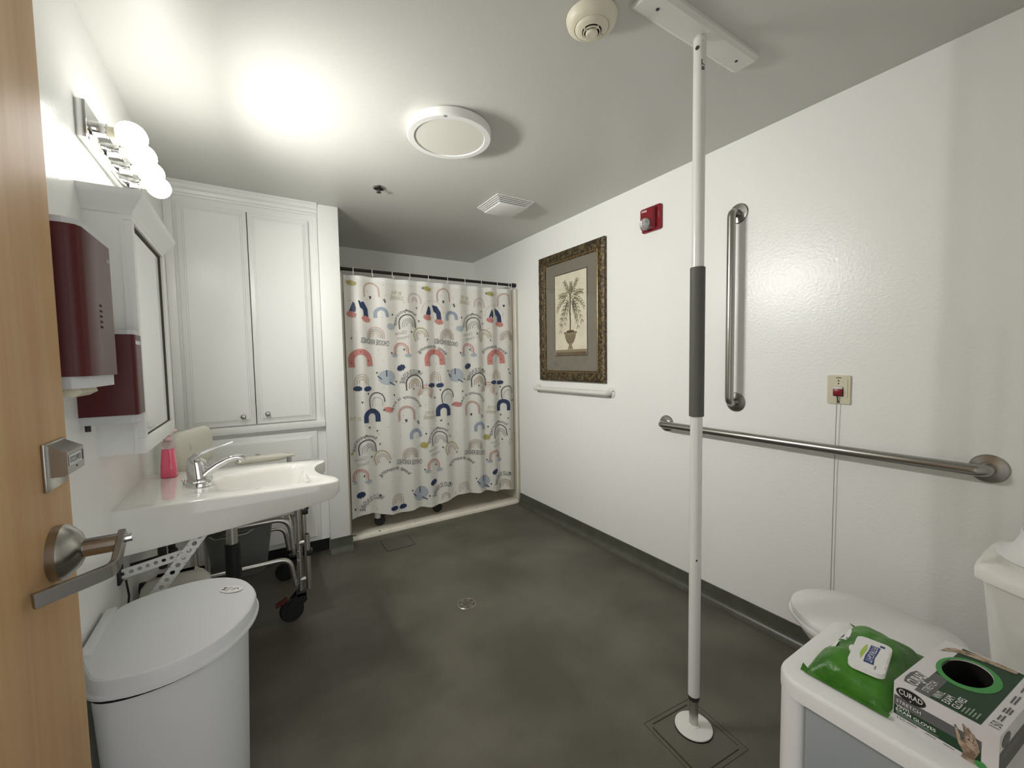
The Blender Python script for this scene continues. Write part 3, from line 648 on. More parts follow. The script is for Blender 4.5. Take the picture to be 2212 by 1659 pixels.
# ================================================================== SHOWER
sh = thing('shower_pan', 'low ivory fibreglass shower pan with a chipped threshold', 'shower pan', (1.25, 3.49, 0))
part('pan', box(0.546, 1.967, 3.16, 3.884, 0.0, 0.018), shower, sh)
part('threshold', prism([(3.064, 0.0), (3.064, 0.020), (3.070, 0.027), (3.10, 0.031), (3.165, 0.028), (3.185, 0.018), (3.185, 0.0)], 'x', 0.546, W-0.024), mat('worn_ivory', (0.80, 0.77, 0.67), 0.3, var=((0.70, 0.66, 0.55), 12, 0.5, 0.75)), sh, 50)
structure('wall_shower_left', box(0.5155, 0.5455, 3.066, YB, 0.0, 1.90, 0.004), shower)
structure('wall_shower_right', box(1.968, W, 3.066, YB, 0.0, 1.90, 0.004), shower)
structure('wall_shower_back', box(0.5455, 1.968, 3.885, YB, 0.0, 1.90, 0.004), shower)
structure('trim_2', box(1.956, 1.967, 3.062, 3.074, 0.032, 1.895, 0.002), trimp)
for x, y, a, b in ((0.568, 3.088, 0.012, 0.007), (0.742, 3.072, 0.007, 0.006), (0.66, 3.10, 0.004, 0.003), (1.02, 3.09, 0.004, 0.003), (1.55, 3.085, 0.005, 0.003)):
    part('chip', lathe([(1, 0), (1, 0.0004)], V((0, 0, 0)), seg=10) if False else xf(lathe([(1, 0), (1, 0.001)], V((0, 0, 0)), seg=10), Matrix.Translation((x, y, 0.0300)) @ Matrix.Diagonal((a, b, 1, 1))), black, sh)

RY, RZ = 3.10, 1.935
rod = thing('curtain_rod', 'dark bronze tension rod across the shower opening', 'rod', (1.25, RY, RZ))
part('tube', cyl((0.53, RY, RZ), (1.98, RY, RZ), 0.0115, 20), rodm, rod)
part('end_cap', cyl((0.516, RY, RZ), (0.545, RY, RZ), 0.0175, 20, 0.002), rodm, rod)
part('end_cap', cyl((1.950, RY, RZ), (W-0.002, RY, RZ), 0.0175, 20, 0.002), rodm, rod)
XR = [0.627, 0.761, 0.909, 1.032, 1.190, 1.341, 1.496, 1.654, 1.797, 1.922, 1.940]
ring0 = None
for x in XR:
    if ring0 is None:
        ring0 = single('curtain_ring', tube([(x+0.004*math.sin(2*PI*i/20), RY+0.021*math.sin(2*PI*i/20), RZ-0.010+0.026*math.cos(2*PI*i/20)) for i in range(21)], 0.0022, 8, caps=False), whitep, (x, RY, RZ-0.01), 'small white plastic ring holding the shower curtain on the rod', 'curtain ring', 'curtain rings on the rod')
    else:
        o = ring0.copy(); COL.objects.link(o); o.location = (x, RY, RZ-0.01); o.rotation_euler = (0, 0, random.uniform(-0.5, 0.5))

CX0, CX1, CZ1 = 0.560, 1.958, 1.895
def cy(u, v):
    s = (CZ1-v)/1.75; ph = 2*PI*(u-0.56)/0.155 + 0.9*math.sin(4.1*u+0.5) + 0.35*math.sin(11*u)
    amp = 0.016 + 0.006*math.sin(3*u+1) + 0.004*s
    edge = 0.010*math.exp(-((u-0.60)/0.035)**2)
    w_ = math.sin(ph); w_ = 0.45*w_ + 0.55*(2/PI)*math.asin(0.97*w_)
    return RY + 0.004 + amp*w_ - edge - 0.004*s*math.sin(7*u+2*s)
def cbot(u): return interp(u, [0.56, 0.70, 0.85, 1.05, 1.25, 1.40, 1.70, 1.96], [0.150, 0.168, 0.120, 0.128, 0.118, 0.172, 0.150, 0.118]) + 0.006*math.sin(31*u)
ct = thing('shower_curtain', 'pale shower curtain printed with pastel rainbows and reversed lettering', 'curtain', (1.26, RY, 0.14))
nu, nv = 180, 46; vs, fs = [], []
for j in range(nv+1):
    for i in range(nu+1):
        u = CX0+(CX1-CX0)*i/nu; v = CZ1 + (cbot(u)-CZ1)*j/nv; vs.append((u, cy(u, v), v))
for j in range(nv):
    for i in range(nu):
        a = j*(nu+1)+i; fs.append((a, a+1, a+nu+2, a+nu+1))
part('sheet', mk(vs, fs), curtm, ct, 80)
vs, fs = [], []
for j in range(2):
    for i in range(nu+1):
        u = CX0+(CX1-CX0)*i/nu; v = CZ1+0.001 - j*0.030; vs.append((u, cy(u, v)-0.0012, v))
for i in range(nu): fs.append((i, i+1, i+nu+2, i+nu+1))
part('hem', mk(vs, fs), hemm, ct, 80)
PR = []; DOTS = []
OFF = {c: 0.0022+0.00022*k for k, c in enumerate(('blush', 'sky', 'olive', 'beige', 'grey', 'pink', 'blue', 'yellow', 'coral', 'navy', 'char', 'black'))}
def fits(vv): return min(v[0] for v in vv) > CX0+0.006 and max(v[0] for v in vv) < CX1-0.006 and max(v[1] for v in vv) < CZ1-0.034 and all(v[1] > cbot(v[0])+0.010 for v in vv[::3])
def heart(x, y, s): return pg([(x, y-s), (x+s*.7, y+s*.5), (x+s*.3, y+s), (x, y+s*.6), (x-s*.3, y+s), (x-s*.7, y+s*.5)])
def star(x, y, s): return ([(x, y)] + [(x+s*(1 if k % 2 == 0 else .42)*math.sin(PI*k/5), y+s*(1 if k % 2 == 0 else .42)*math.cos(PI*k/5)) for k in range(10)], [(0, k+1, (k+1) % 10+1) for k in range(10)])
def tile(dx, dz, j):
    def Mo(name, *items):
        got = []
        for c, polys in items:
            for vs_, fs_ in polys:
                vv = [(x+dx, y+dz) for x, y in vs_]
                if fits(vv): got.append((c, vv, fs_))
        if got: PR.append((name, got))
    R_, C_, T_ = 'printed_rainbow', 'printed_cloud', 'printed_lettering'
    if j == 0:
        Mo(R_, ('navy', [pg([(1.152, 1.645), (1.176, 1.712), (1.188, 1.700), (1.195, 1.665), (1.190, 1.640)]), pg([(1.210, 1.722), (1.250, 1.712), (1.276, 1.665), (1.281, 1.608), (1.247, 1.612), (1.243, 1.655), (1.222, 1.672)])]),
           ('coral', cloud(1.165, 1.622, 0.066, 0.040, -0.2) + cloud(1.262, 1.592, 0.066, 0.040, -0.3)), ('blush', [arch(1.21, 1.67, 0.085, 0.004, .2)]))
        Mo(R_, ('coral', [arch(1.216, 1.295, 0.062, 0.042, .75, 0.06)]), ('black', [heart(1.216, 1.355, 0.006), heart(1.155, 1.275, 0.006), heart(1.272, 1.290, 0.006), heart(1.170, 1.325, 0.004), heart(1.255, 1.335, 0.004)]))
        Mo(R_, ('pink', [arch(1.628, 1.750, 0.022, 0.004, .9), arch(1.628, 1.750, 0.012, 0.004, .9)]), ('blush', [arch(1.628, 1.750, 0.050, 0.012, .5)]))
    else:
        Mo(R_, ('navy', [arch(1.608, 1.800, 0.044, 0.034, .9)])); Mo('printed_star', ('char', [star(1.586, 1.725, 0.012)]))
    Mo(C_, ('yellow' if j == 0 else 'coral', cloud(1.170, 1.845, 0.070, 0.038, -0.25)))
    Mo(R_, ('blue', [arch(1.372, 1.632, 0.040, 0.024, .6, 0.1)]), ('grey', [arch(1.372, 1.632, 0.049, 0.003, .4, 0.1)]))
    Mo(C_, ('sky' if j == 0 else 'yellow', cloud(1.440, 1.542, 0.062, 0.044, -0.2)))
    Mo(R_, ('black', [arch(1.567, 1.575, 0.062, 0.006, .7, 0.10, 16)]), ('grey', [arch(1.575, 1.560, 0.046, 0.005, .5), arch(1.577, 1.560, 0.034, 0.005, .5), arch(1.580, 1.560, 0.021, 0.006, .5)]))
    Mo(T_, ('char', [tarc('love yourself', 1.567, 1.575, 0.072, 42, 195, 0.032)]))
    Mo(R_, ('pink', [arch(1.306, 1.800, 0.062, 0.007, .9, 0.05), arch(1.306, 1.800, 0.050, 0.006, .9, 0.05)]), ('beige', [arch(1.306, 1.80, 0.056, 0.005, .9, 0.05)]))
    Mo(T_, ('olive', [tpoly('BE THE', 1.490, 1.795, 0.075, 0.026, -0.05, True), tpoly('SUNSHINE', 1.492, 1.758, 0.100, 0.030, -0.05, True)]))
    Mo(R_, ('olive', [arch(1.668, 1.488, 0.052, 0.012, .7, 0.35)]), ('beige', [arch(1.672, 1.480, 0.036, 0.006, .7, 0.35), arch(1.674, 1.476, 0.026, 0.005, .7, 0.35)]))
    Mo(R_, ('pink', [arch(1.328, 1.478, 0.058, 0.007, .5)]), ('grey', [arch(1.328, 1.476, 0.046, 0.007, .5)]), ('beige', [arch(1.328, 1.475, 0.034, 0.008, .5), arch(1.328, 1.475, 0.018, 0.005, .5)]))
    Mo(T_, ('char', [tpoly('CHOOSE KINDNESS', 1.320, 1.428, 0.200, 0.038, -0.13, True)]))
    Mo(T_, ('char', [tarc('keep dreaming', 1.195, 1.26, 0.118, 33, 140, 0.036)]))
    Mo(T_, ('grey', [tpoly('Choose', 1.515, 1.500, 0.085, 0.026, 0.15, True), tpoly('Happy', 1.530, 1.462, 0.080, 0.030, 0.15, True)]))
    Mo(R_, ('coral', [arch(1.513, 1.372, 0.050, 0.007, .7, 0.05)]), ('pink', [arch(1.513, 1.372, 0.038, 0.008, .6, 0.05)]), ('sky', cloud(1.565, 1.328, 0.05, 0.03) + cloud(1.465, 1.330, 0.045, 0.03)))
    Mo(R_, ('black', [arch(1.608, 1.112, 0.066, 0.007, .75, 0.05)]), ('beige', [arch(1.612, 1.100, 0.047, 0.008, .6), arch(1.612, 1.100, 0.032, 0.007, .6), arch(1.612, 1.10, 0.017, 0.006, .6)]))
    Mo(T_, ('char', [tarc('HELLO SUNSHINE', 1.608, 1.112, 0.074, 50, 178, 0.036)]))
    Mo(C_, ('navy', cloud(1.510, 1.235, 0.062, 0.040, 0.5)))
    Mo('printed_sun', ('sky', [ell(1.400, 1.165, 0.062, 0.056, 24)]), ('navy', [stroke([(1.395, 1.220), (1.395, 1.172)], 0.007), stroke([(1.335, 1.178), (1.362, 1.152)], 0.007), stroke([(1.415, 1.130), (1.455, 1.106)], 0.007)]))
    Mo(R_, ('beige', [arch(1.218, 1.148, 0.046, 0.005, .8), arch(1.218, 1.146, 0.032, 0.006, .8), arch(1.218, 1.142, 0.018, 0.005, .8)]), ('navy', cloud(1.188, 1.092, 0.058, 0.034) + cloud(1.258, 1.088, 0.058, 0.034, 0.1)))
    Mo(R_, ('pink', [arch(1.140, 1.042, 0.052, 0.012, .8, -0.25)]), ('beige', [arch(1.138, 1.038, 0.036, 0.010, .8, -0.25)]), ('blush', [arch(1.136, 1.034, 0.022, 0.008, .8, -0.25)]))
    Mo(R_, ('black', [stroke([(1.375, 0.985)] + [(1.322+0.053*math.cos(t), 1.000+0.056*math.sin(t)) for t in [PI*i/12 for i in range(13)]] + [(1.272, 0.955), (1.285, 0.925)], 0.006)]), ('grey', [arch(1.325, 0.985, 0.036, 0.004, .8)]))
    Mo(T_, ('char', [tarc('positivity is key', 1.545, 0.89, 0.105, 20, 165, 0.028)]))
    Mo('printed_heart', ('black', [heart(1.300, 1.748, 0.013)]))
    for hx, hz in ((1.10, 1.59), (1.40, 1.72), (1.085, 1.69), (1.455, 1.63), (1.595, 1.505), (1.16, 1.45), (1.535, 1.372), (1.44, 1.345), (1.33, 1.20), (1.47, 1.13), (1.60, 1.07), (1.26, 1.05), (1.215, 0.99), (1.45, 1.03), (1.65, 1.20)):
        Mo('printed_heart', ('black' if hx > 1.2 else 'char', [heart(hx, hz, 0.009)]))
    for hx, hz in ((1.395, 1.735), (1.560, 1.668), (1.135, 1.845)): Mo('printed_star', ('char', [star(hx, hz, 0.012)]))
    for k in range(60):
        rx, rz = rnd.uniform(1.08, 1.64)+dx, rnd.uniform(0.92, 1.84)+dz; e = ell(rx, rz, 0.0038, 0.0038, 6)
        c = rnd.choice(('blush', 'grey', 'pink'))
        if fits(e[0]): DOTS.append((c, *e))
for j in range(-1, 2):
    for i in range(-4, 4):
        rnd = random.Random(31+i); tile(0.56*i + 0.235*j, -0.92*j, j)
def print_part(name, got, stuff=False):
    cols = []; vs, fs, mi = [], [], []
    for c, vv, ff in got:
        if c not in cols: cols.append(c)
        k = len(vs); vs += [V((u, cy(u, v)-OFF[c], v)) - BASE[ct] for u, v in vv]
        for f in ff: fs.append(tuple(i+k for i in f)); mi.append(cols.index(c))
    me = bpy.data.meshes.new(name); me.from_pydata(vs, [], fs)
    for c in cols: me.materials.append(INK[c])
    me.polygons.foreach_set('material_index', mi); me.update()
    o = bpy.data.objects.new(name, me); COL.objects.link(o); o.parent = ct
    if stuff: o['kind'] = 'stuff'
for name, got in PR: print_part(name, got)
print_part('printed_dots', DOTS, True)

# white pipe shower chair behind the curtain
ps = thing('pipe_shower_chair', 'white plastic-pipe shower chair on black casters behind the curtain', 'chair', (1.0, 3.44, 0.018))
for x, y in ((0.765, 3.215), (1.245, 3.235), (0.765, 3.66), (1.245, 3.66)):
    part('leg', cyl((x, y, 0.085), (x, y, 0.95 if y > 3.5 else 0.62), 0.0215, 18), whitep, ps)
    part('leg_sleeve', cyl((x, y, 0.080), (x, y, 0.135), 0.0245, 18, 0.002), whitep, ps)
    w_ = part('caster', merge(lathe([(0.012, -0.012), (0.036, -0.012), (0.040, -0.008), (0.040, 0.008), (0.036, 0.012), (0.012, 0.012)], V((x+0.014, y-0.004, 0.0595)), (0.25, 1, 0), 24), box(x-0.022, x+0.022, y-0.020, y+0.020, 0.068, 0.086, 0.006), prism([(x+0.045, 0.082), (x+0.066, 0.094), (x+0.066, 0.102), (x+0.030, 0.088)], 'y', y-0.012, y+0.010, 0.001)), black, ps)
part('seat_ring', tube(fillet([(0.765, 3.235, 0.46), (0.765, 3.66, 0.46), (1.245, 3.66, 0.46), (1.245, 3.235, 0.46), (0.765, 3.235, 0.46)], 0.02), 0.0205, 14), whitep, ps)
part('seat', box(0.79, 1.22, 3.25, 3.63, 0.468, 0.500, 0.012), whitep, ps)
part('back_sling', box(0.79, 1.22, 3.650, 3.668, 0.60, 0.93, 0.006), whitep, ps)

# ================================================================== CEILING
ld = thing('ceiling_disc_light', 'round white flush ceiling light, switched off', 'ceiling light', (0.782, 1.742, H))
lc0 = V((0.782, 1.742, H))
part('housing', lathe([(0.178, 0), (0.184, -0.006), (0.184, -0.034), (0.180, -0.040), (0.155, -0.040), (0.153, -0.037), (0.153, -0.02)], lc0, seg=64), whitep, ld, 35)
part('diffuser', lathe([(0.1525, -0.030), (0.1525, -0.0365), (0.001, -0.0365)], lc0, seg=48), mat('diffuser', (0.70, 0.69, 0.62), 0.6), ld, 35)
part('badge', box(0.690, 0.703, 1.583, 1.594, H-0.0408, H-0.0400), pr_lightgrey, ld)
sd = thing('smoke_detector', 'round cream smoke detector on the ceiling', 'smoke detector', (0.905, 0.965, H))
sc0 = V((0.905, 0.965, H))
part('base', lathe([(0.072, 0), (0.076, -0.004), (0.072, -0.020), (0.060, -0.030), (0.052, -0.033), (0.0505, -0.031)], sc0, seg=48), creamp, sd, 50)
part('head', lathe([(0.050, -0.030), (0.049, -0.034), (0.040, -0.040), (0.030, -0.043), (0.027, -0.040), (0.027, -0.036)], sc0, seg=40), creamp, sd, 50)
part('sensor_gap', lathe([(0.0265, -0.038), (0.0265, -0.041), (0.001, -0.041)], sc0, seg=24), pipeblk, sd)
part('sensor_ring', lathe([(0.0225, -0.044), (0.0255, -0.044), (0.0255, -0.047), (0.0225, -0.047), (0.0225, -0.044)], sc0, seg=32), creamp, sd)
part('sensor_cap', lathe([(0.017, -0.041), (0.0185, -0.050), (0.016, -0.053), (0.010, -0.0535), (0.009, -0.053), (0.001, -0.053)], sc0, seg=32), creamp, sd)
part('cage_rib', merge(*[box(sc0.x-0.0012, sc0.x+0.0012, sc0.y+a, sc0.y+b, H-0.048, H-0.041) for a, b in ((0.016, 0.029), (-0.029, -0.016))] + [box(sc0.x+a, sc0.x+b, sc0.y-0.0012, sc0.y+0.0012, H-0.048, H-0.041) for a, b in ((0.016, 0.029), (-0.029, -0.016))]), creamp, sd)
part('indicator_lamp', sphere((0.940, 0.958, H-0.0405), 0.0022, 8, 6), dark, sd)
sp = thing('fire_sprinkler', 'small pendent fire sprinkler head in the ceiling', 'sprinkler', (0.668, 2.507, H))
s0 = V((0.668, 2.507, H))
part('escutcheon', lathe([(0.036, 0), (0.036, -0.002), (0.030, -0.008), (0.018, -0.009)], s0, seg=32), nickel, sp)
part('recess', lathe([(0.024, -0.0085), (0.024, -0.0095), (0.001, -0.0095)], s0, seg=24), dark, sp)
part('frame', merge(cyl(s0, s0+V((0, 0, -0.028)), 0.006, 12), cyl(s0+V((0, 0, -0.026)), s0+V((0, 0, -0.030)), 0.0135, 18)), pipeblk, sp)
vt = thing('exhaust_vent', 'square white ceiling exhaust vent with stepped louvres', 'vent', (1.452, 2.374, H))
vx0, vx1, vy0, vy1 = 1.315, 1.590, 2.237, 2.511
for k in range(5):
    i_ = 0.0085*k; z = H - 0.0075*k
    o_ = [(vx0+i_, vy0+i_), (vx1-i_, vy0+i_), (vx1-i_, vy1-i_), (vx0+i_, vy1-i_)]; q_ = 0.011
    n_ = [(vx0+i_+q_, vy0+i_+q_), (vx1-i_-q_, vy0+i_+q_), (vx1-i_-q_, vy1-i_-q_), (vx0+i_+q_, vy1-i_-q_)]
    part('louvre', loft([[V((*p, z)) for p in n_], [V((*p, z)) for p in o_], [V((*p, z-0.0038)) for p in o_], [V((*p, z-0.0038)) for p in n_], [V((*p, z)) for p in n_]], False, False), whitep, vt, 20)
part('core', box(vx0+0.045, vx1-0.045, vy0+0.045, vy1-0.045, H-0.034, H), dark, vt)
part('cover_panel', box(vx0+0.036, vx1-0.036, vy0+0.036, vy1-0.036, H-0.040, H-0.034, 0.002), whitep, vt)

# ------------------------------------------------------------------ floor-to-ceiling pole
PX, PY = 1.236, 0.830
fp = thing('transfer_pole', 'white floor-to-ceiling grab pole with a grey foam grip', 'pole', (PX, PY, 0))
plate = [(0.785, H), (0.785, 2.290), (0.797, 2.282), (0.863, 2.282), (0.875, 2.290), (0.875, H)]
pp = part('ceiling_plate', prism(plate, 'x', 0.975, 1.497, 0.001), polew, fp)
for x in (1.035, 1.440): part('screw', lathe([(0.005, 0), (0.005, 0.0015), (0.001, 0.002)], V((x, 0.83, 2.2822)), (0, 0, -1), 14), pipeblk, pp)
part('swivel', sphere((PX, PY, 2.268), 0.020, 18, 10), polew, fp)
part('upper_tube', cyl((PX, PY, 0.118), (PX, PY, 2.262), 0.0190, 28, 0.001), polew, fp)
part('grip', cyl((PX, PY, 1.082), (PX, PY, 1.567), 0.0232, 28, 0.001), grip, fp)
part('pivot_pin', cyl((PX-0.0205, PY-0.004, 2.240), (PX-0.018, PY-0.004, 2.240), 0.006, 14), pipeblk, fp)
part('collar', lathe([(0.0188, 0.118), (0.0188, 0.112), (0.0168, 0.109), (0.0175, 0.104), (0.0155, 0.100)], V((PX, PY, 0)), seg=24), pipeblk, fp)
part('inner_tube', cyl((PX, PY, 0.006), (PX, PY, 0.112), 0.0145, 24), alum, fp)
part('foot_plate', lathe([(0.058, 0), (0.061, 0.002), (0.060, 0.005), (0.050, 0.007), (0.020, 0.0085), (0.0165, 0.014), (0.0150, 0.015)], V((PX, PY, 0.002)), seg=48), polew, fp, 50)
part('foot_gasket', lathe([(0.0625, 0), (0.0625, 0.0022), (0.01, 0.0022)], V((PX, PY, 0)), seg=40), black, fp)
def pole_map(a, b):                                         # wrapped on the tube; a along circumference, b up
    t = a/0.0192 + math.radians(-126); return V((PX+0.0197*math.cos(t), PY+0.0197*math.sin(t), 2.186+b))
part('lettering', flat([tpoly('87"', 0.0, 0.0, 0.032, 0.011, PI/2, bold=0.01)], lambda a, b: pole_map(a+0.0035, b)), pr_black, fp, smooth=0)
part('adjust_hole', flat([ell(0, 0, 0.0022, 0.004, 12)], lambda a, b: pole_map(a-0.002, b-1.586)), dark, fp, smooth=0)

# ================================================================== RIGHT WALL
def flange(c, axis, m, t, r=0.040, screws=False):
    part('flange', lathe([(r, 0), (r, 0.002), (r*0.92, 0.006), (r*0.60, 0.0085), (0.020, 0.010)], c, axis, 36), m, t)
    if screws:
        for k in range(3):
            a = 2*PI*k/3+0.5; part('screw', sphere(V(c)+V((-0.0075, 0.026*math.cos(a), 0.026*math.sin(a))), 0.004, 10, 6), dark, t)
def grab_bar(name, label, p, q, r, out, m, fr=0.040, screws=False):
    p, q = V(p), V(q); t = thing(name, label, 'grab bar', p); o = V((-out, 0, 0))
    part('bar', tube(fillet([p, p+o, q+o, q], 0.042, 8), r, 20), m, t, 60)
    flange(p, (-1, 0, 0), m, t, fr, screws); flange(q, (-1, 0, 0), m, t, fr, screws); return t
grab_bar('grab_bar', 'vertical brushed steel grab bar on the white wall', (W, 1.125, 1.056), (W, 1.125, 1.956), 0.0185, 0.058, steel, 0.047)
grab_bar('grab_bar', 'long horizontal brushed steel grab bar beside the toilet', (W, 0.300, 0.904), (W, 1.522, 0.904), 0.0190, 0.058, steel, 0.046)
grab_bar('grab_bar', 'short white painted grab bar below the framed palm print', (W, 1.952, 1.052), (W, 2.762, 1.048), 0.0165, 0.048, polew, 0.036, True)

# framed print
FX = 1.962
pic = thing('framed_print', 'framed print of a potted palm tree in an ornate dark bronze frame', 'picture', (W, 2.355, 1.117))
y0, y1, z0, z1 = 1.990, 2.718, 1.117, 2.075; fw = 0.078
prof = [(0.0, W), (0.0, FX+0.004), (0.006, FX), (0.016, FX-0.003), (0.030, FX-0.004), (0.048, FX-0.001), (0.056, FX+0.004), (0.064, FX+0.004), (0.070, FX+0.007), (fw, FX+0.010), (fw, W)]
cs = [(y0, z0, 1, 1), (y1, z0, -1, 1), (y1, z1, -1, -1), (y0, z1, 1, -1)]
for i in range(4):
    A, Bc = cs[i], cs[(i+1) % 4]; rings = []
    nseg = 26
    for k in range(nseg+1):
        t = k/nseg; rg = []
        for j, (d, x) in enumerate(prof):
            ya, za = A[0]+A[2]*d, A[1]+A[3]*d; yb, zb_ = Bc[0]+Bc[2]*d, Bc[1]+Bc[3]*d
            rel = 0.0030*math.sin(k*2.4+j*1.9+i) if 2 <= j <= 5 and 0 < k < nseg else 0
            rg.append(V((x+rel, ya+(yb-ya)*t, za+(zb_-za)*t)))
        rings.append(rg)
    part('frame_rail', loft(rings), bronze, pic, 25)
lips = [(y0+fw-0.012, z0+fw-0.012, y1-fw+0.012, z1-fw+0.012)]
ly0, lz0, ly1, lz1 = lips[0]
part('gold_lip', merge(*[tube([(FX+0.006, a, b), (FX+0.006, c, d)], 0.0028, 8) for a, b, c, d in ((ly0, lz0, ly1, lz0), (ly1, lz0, ly1, lz1), (ly1, lz1, ly0, lz1), (ly0, lz1, ly0, lz0))]), goldlip, pic)
part('mat_board', box(1.979, 1.983, y0+0.05, y1-0.05, z0+0.05, z1-0.05), matbd, pic)
py0, py1, pz0, pz1 = 2.172, 2.524, 1.310, 1.906
part('mat_bevel', box(1.9775, 1.979, py0-0.008, py1+0.008, pz0-0.008, pz1+0.008), matlip, pic)
pap = part('print_paper', box(1.9765, 1.9775, py0, py1, pz0, pz1), paper, pic)
# print coordinates: u to the viewer's right (-y), v up
def pmap(off): return lambda u, v: V((1.9765-off, 2.348-u, v))
part('printed_ledge', flat([pg([(-0.172, 1.310), (0.175, 1.310), (0.175, 1.332), (-0.172, 1.332)])], pmap(0.0002)), inkbrown, pap, smooth=0)
part('printed_ledge', flat([pg([(-0.172, 1.332), (0.175, 1.332), (0.175, 1.350), (-0.172, 1.350)])], pmap(0.0002)), inkmid, pap, smooth=0)
urn = [(-0.072, 1.478), (0.072, 1.478), (0.074, 1.468), (0.064, 1.462), (0.058, 1.440), (0.040, 1.405), (0.020, 1.390), (0.014, 1.380), (0.020, 1.372), (0.032, 1.352), (-0.032, 1.352), (-0.020, 1.372), (-0.014, 1.380), (-0.020, 1.390), (-0.040, 1.405), (-0.058, 1.440), (-0.064, 1.462), (-0.074, 1.468)]
part('printed_urn', flat([pg(urn)], pmap(0.0004)), inkmid, pap, smooth=0)
part('printed_urn_fluting', flat([stroke([(x*1.0, 1.458), (x*0.9, 1.43), (x*0.5, 1.398)], 0.006) for x in (-0.05, -0.03, -0.01, 0.01, 0.03, 0.05)] + [stroke([(-0.07, 1.476), (0.07, 1.476)], 0.007), ell(0, 1.484, 0.045, 0.008)], pmap(0.0006)), inkbrown, pap, smooth=0)
part('printed_trunk', flat([stroke([(0.0, 1.485), (0.002, 1.55), (-0.003, 1.62), (0.003, 1.70), (0.0, 1.76)], 0.013), stroke([(0.008, 1.60), (-0.010, 1.64)], 0.006)], pmap(0.0005)), inkbrown, pap, smooth=0)
rr = random.Random(5); LV = {0: [], 1: []}
fronds = [(62, 0.155, 0.02), (115, 0.150, 0.02), (88, 0.10, 0.0), (35, 0.140, 0.05), (148, 0.140, 0.05), (12, 0.140, 0.10), (168, 0.140, 0.10), (-8, 0.125, 0.15), (190, 0.125, 0.15), (40, 0.08, 0.16), (140, 0.085, 0.20), (20, 0.10, 0.21), (160, 0.115, 0.24)]
for fi, (deg, ln, droop) in enumerate(fronds):
    a = math.radians(deg); ox, oz = rr.uniform(-0.012, 0.012), 1.725 - 0.03*(fi > 8)
    spine = []
    for k in range(9):
        t = k/8; spine.append((max(-0.155, min(0.155, ox+math.cos(a)*ln*t)), min(1.880, oz+math.sin(a)*ln*t - droop*t*t)))
    LV[fi % 2].append(stroke(spine, 0.003))
    for k in range(2, 9):
        p, q = spine[k], spine[k-1]; b = math.atan2(p[1]-q[1], p[0]-q[0])
        for sgn in (-1, 1):
            c = b + sgn*0.62; l2 = 0.050*(1-0.40*k/8)
            e = (max(-0.165, min(0.168, p[0]+math.cos(c)*l2)), min(1.893, p[1]+math.sin(c)*l2-0.006)); m_ = ((p[0]+e[0])/2, (p[1]+e[1])/2+0.005)
            LV[(fi+k) % 2].append(stroke([p, ((p[0]+m_[0])/2, (p[1]+m_[1])/2+0.001), m_, ((e[0]+m_[0])/2, (e[1]+m_[1])/2), e], 0.0062, True))
part('printed_leaves', flat(LV[0], pmap(0.0008)), inkleaf, pap, smooth=0)
part('printed_leaves', flat(LV[1], pmap(0.0010)), inkdark, pap, smooth=0)
part('glass', box(1.9738, 1.9742, y0+0.06, y1-0.06, z0+0.06, z1-0.06), glassm, pic)

# fire alarm strobe
fa_ = thing('fire_alarm_strobe', 'red wall fire alarm with a clear strobe lens', 'fire alarm', (W, 1.62, 2.00))
part('back_plate', prism([(y, z) for y, z in rrect(1.556, 1.690, 2.006, 2.146, 0.012)], 'x', W-0.014, W, 0.003), red, fa_)
part('housing', loft([[V((x, 1.633+(y-1.633)*s, 2.076+(z-2.076)*s)) for y, z in rrect(1.585, 1.682, 2.016, 2.140, 0.012)] for x, s in ((W-0.012, 1.0), (W-0.034, 0.97), (W-0.044, 0.88))]), red, fa_, 50)
part('reflector', lathe([(0.003, -0.010), (0.016, 0.006), (0.028, 0.012), (0.030, 0.010)], V((W-0.044, 1.634, 2.044)), (-1, 0, 0), 24), chrome, fa_)
part('lens', lathe([(0.034, 0), (0.034, 0.010), (0.029, 0.024), (0.018, 0.032), (0.001, 0.034)], V((W-0.042, 1.634, 2.044)), (-1, 0, 0), 28), clearm, fa_, 50)
part('lettering', flat([tpoly('FIRE', 0, 0, 0.036, 0.011, 0, bold=0.02)], plane_map((W-0.0446, 1.648, 2.118), (0, -1, 0), (0, 0, 1))), pr_white, fa_, smooth=0)
part('side_lettering', flat([tpoly('FIRE', 0, 0, 0.036, 0.006, PI/2)], plane_map((W-0.0144, 1.572, 2.09), (0, -1, 0), (0, 0, 1))), pr_lightgrey, fa_, smooth=0)

# emergency call station
cs_ = thing('call_station', 'almond emergency pull-cord plate with a red switch and hanging cord', 'call station', (W, 0.706, 1.082))
part('plate', prism(rrect(0.668, 0.744, 1.082, 1.196, 0.004), 'x', W-0.008, W, 0.002), tanpl, cs_)
part('inner_plate', prism(rrect(0.676, 0.736, 1.106, 1.180, 0.002), 'x', W-0.0098, W-0.008, 0.0008), tanpl, cs_)
part('switch_recess', prism(rrect(0.6895, 0.7225, 1.112, 1.150, 0.002), 'x', W-0.0102, W-0.0096), dark, cs_)
part('switch', box(W-0.020, W-0.010, 0.691, 0.721, 1.114, 1.142, 0.002), red, cs_)
part('switch_top', box(W-0.016, W-0.010, 0.691, 0.721, 1.142, 1.149, 0.001), whitep, cs_)
part('indicator', merge(sphere((W-0.0098, 0.706, 1.174), 0.0028, 10, 6), sphere((W-0.0098, 0.706, 1.163), 0.0028, 10, 6), box(W-0.0084, W-0.0078, 0.697, 0.715, 1.184, 1.187)), pr_black, cs_)
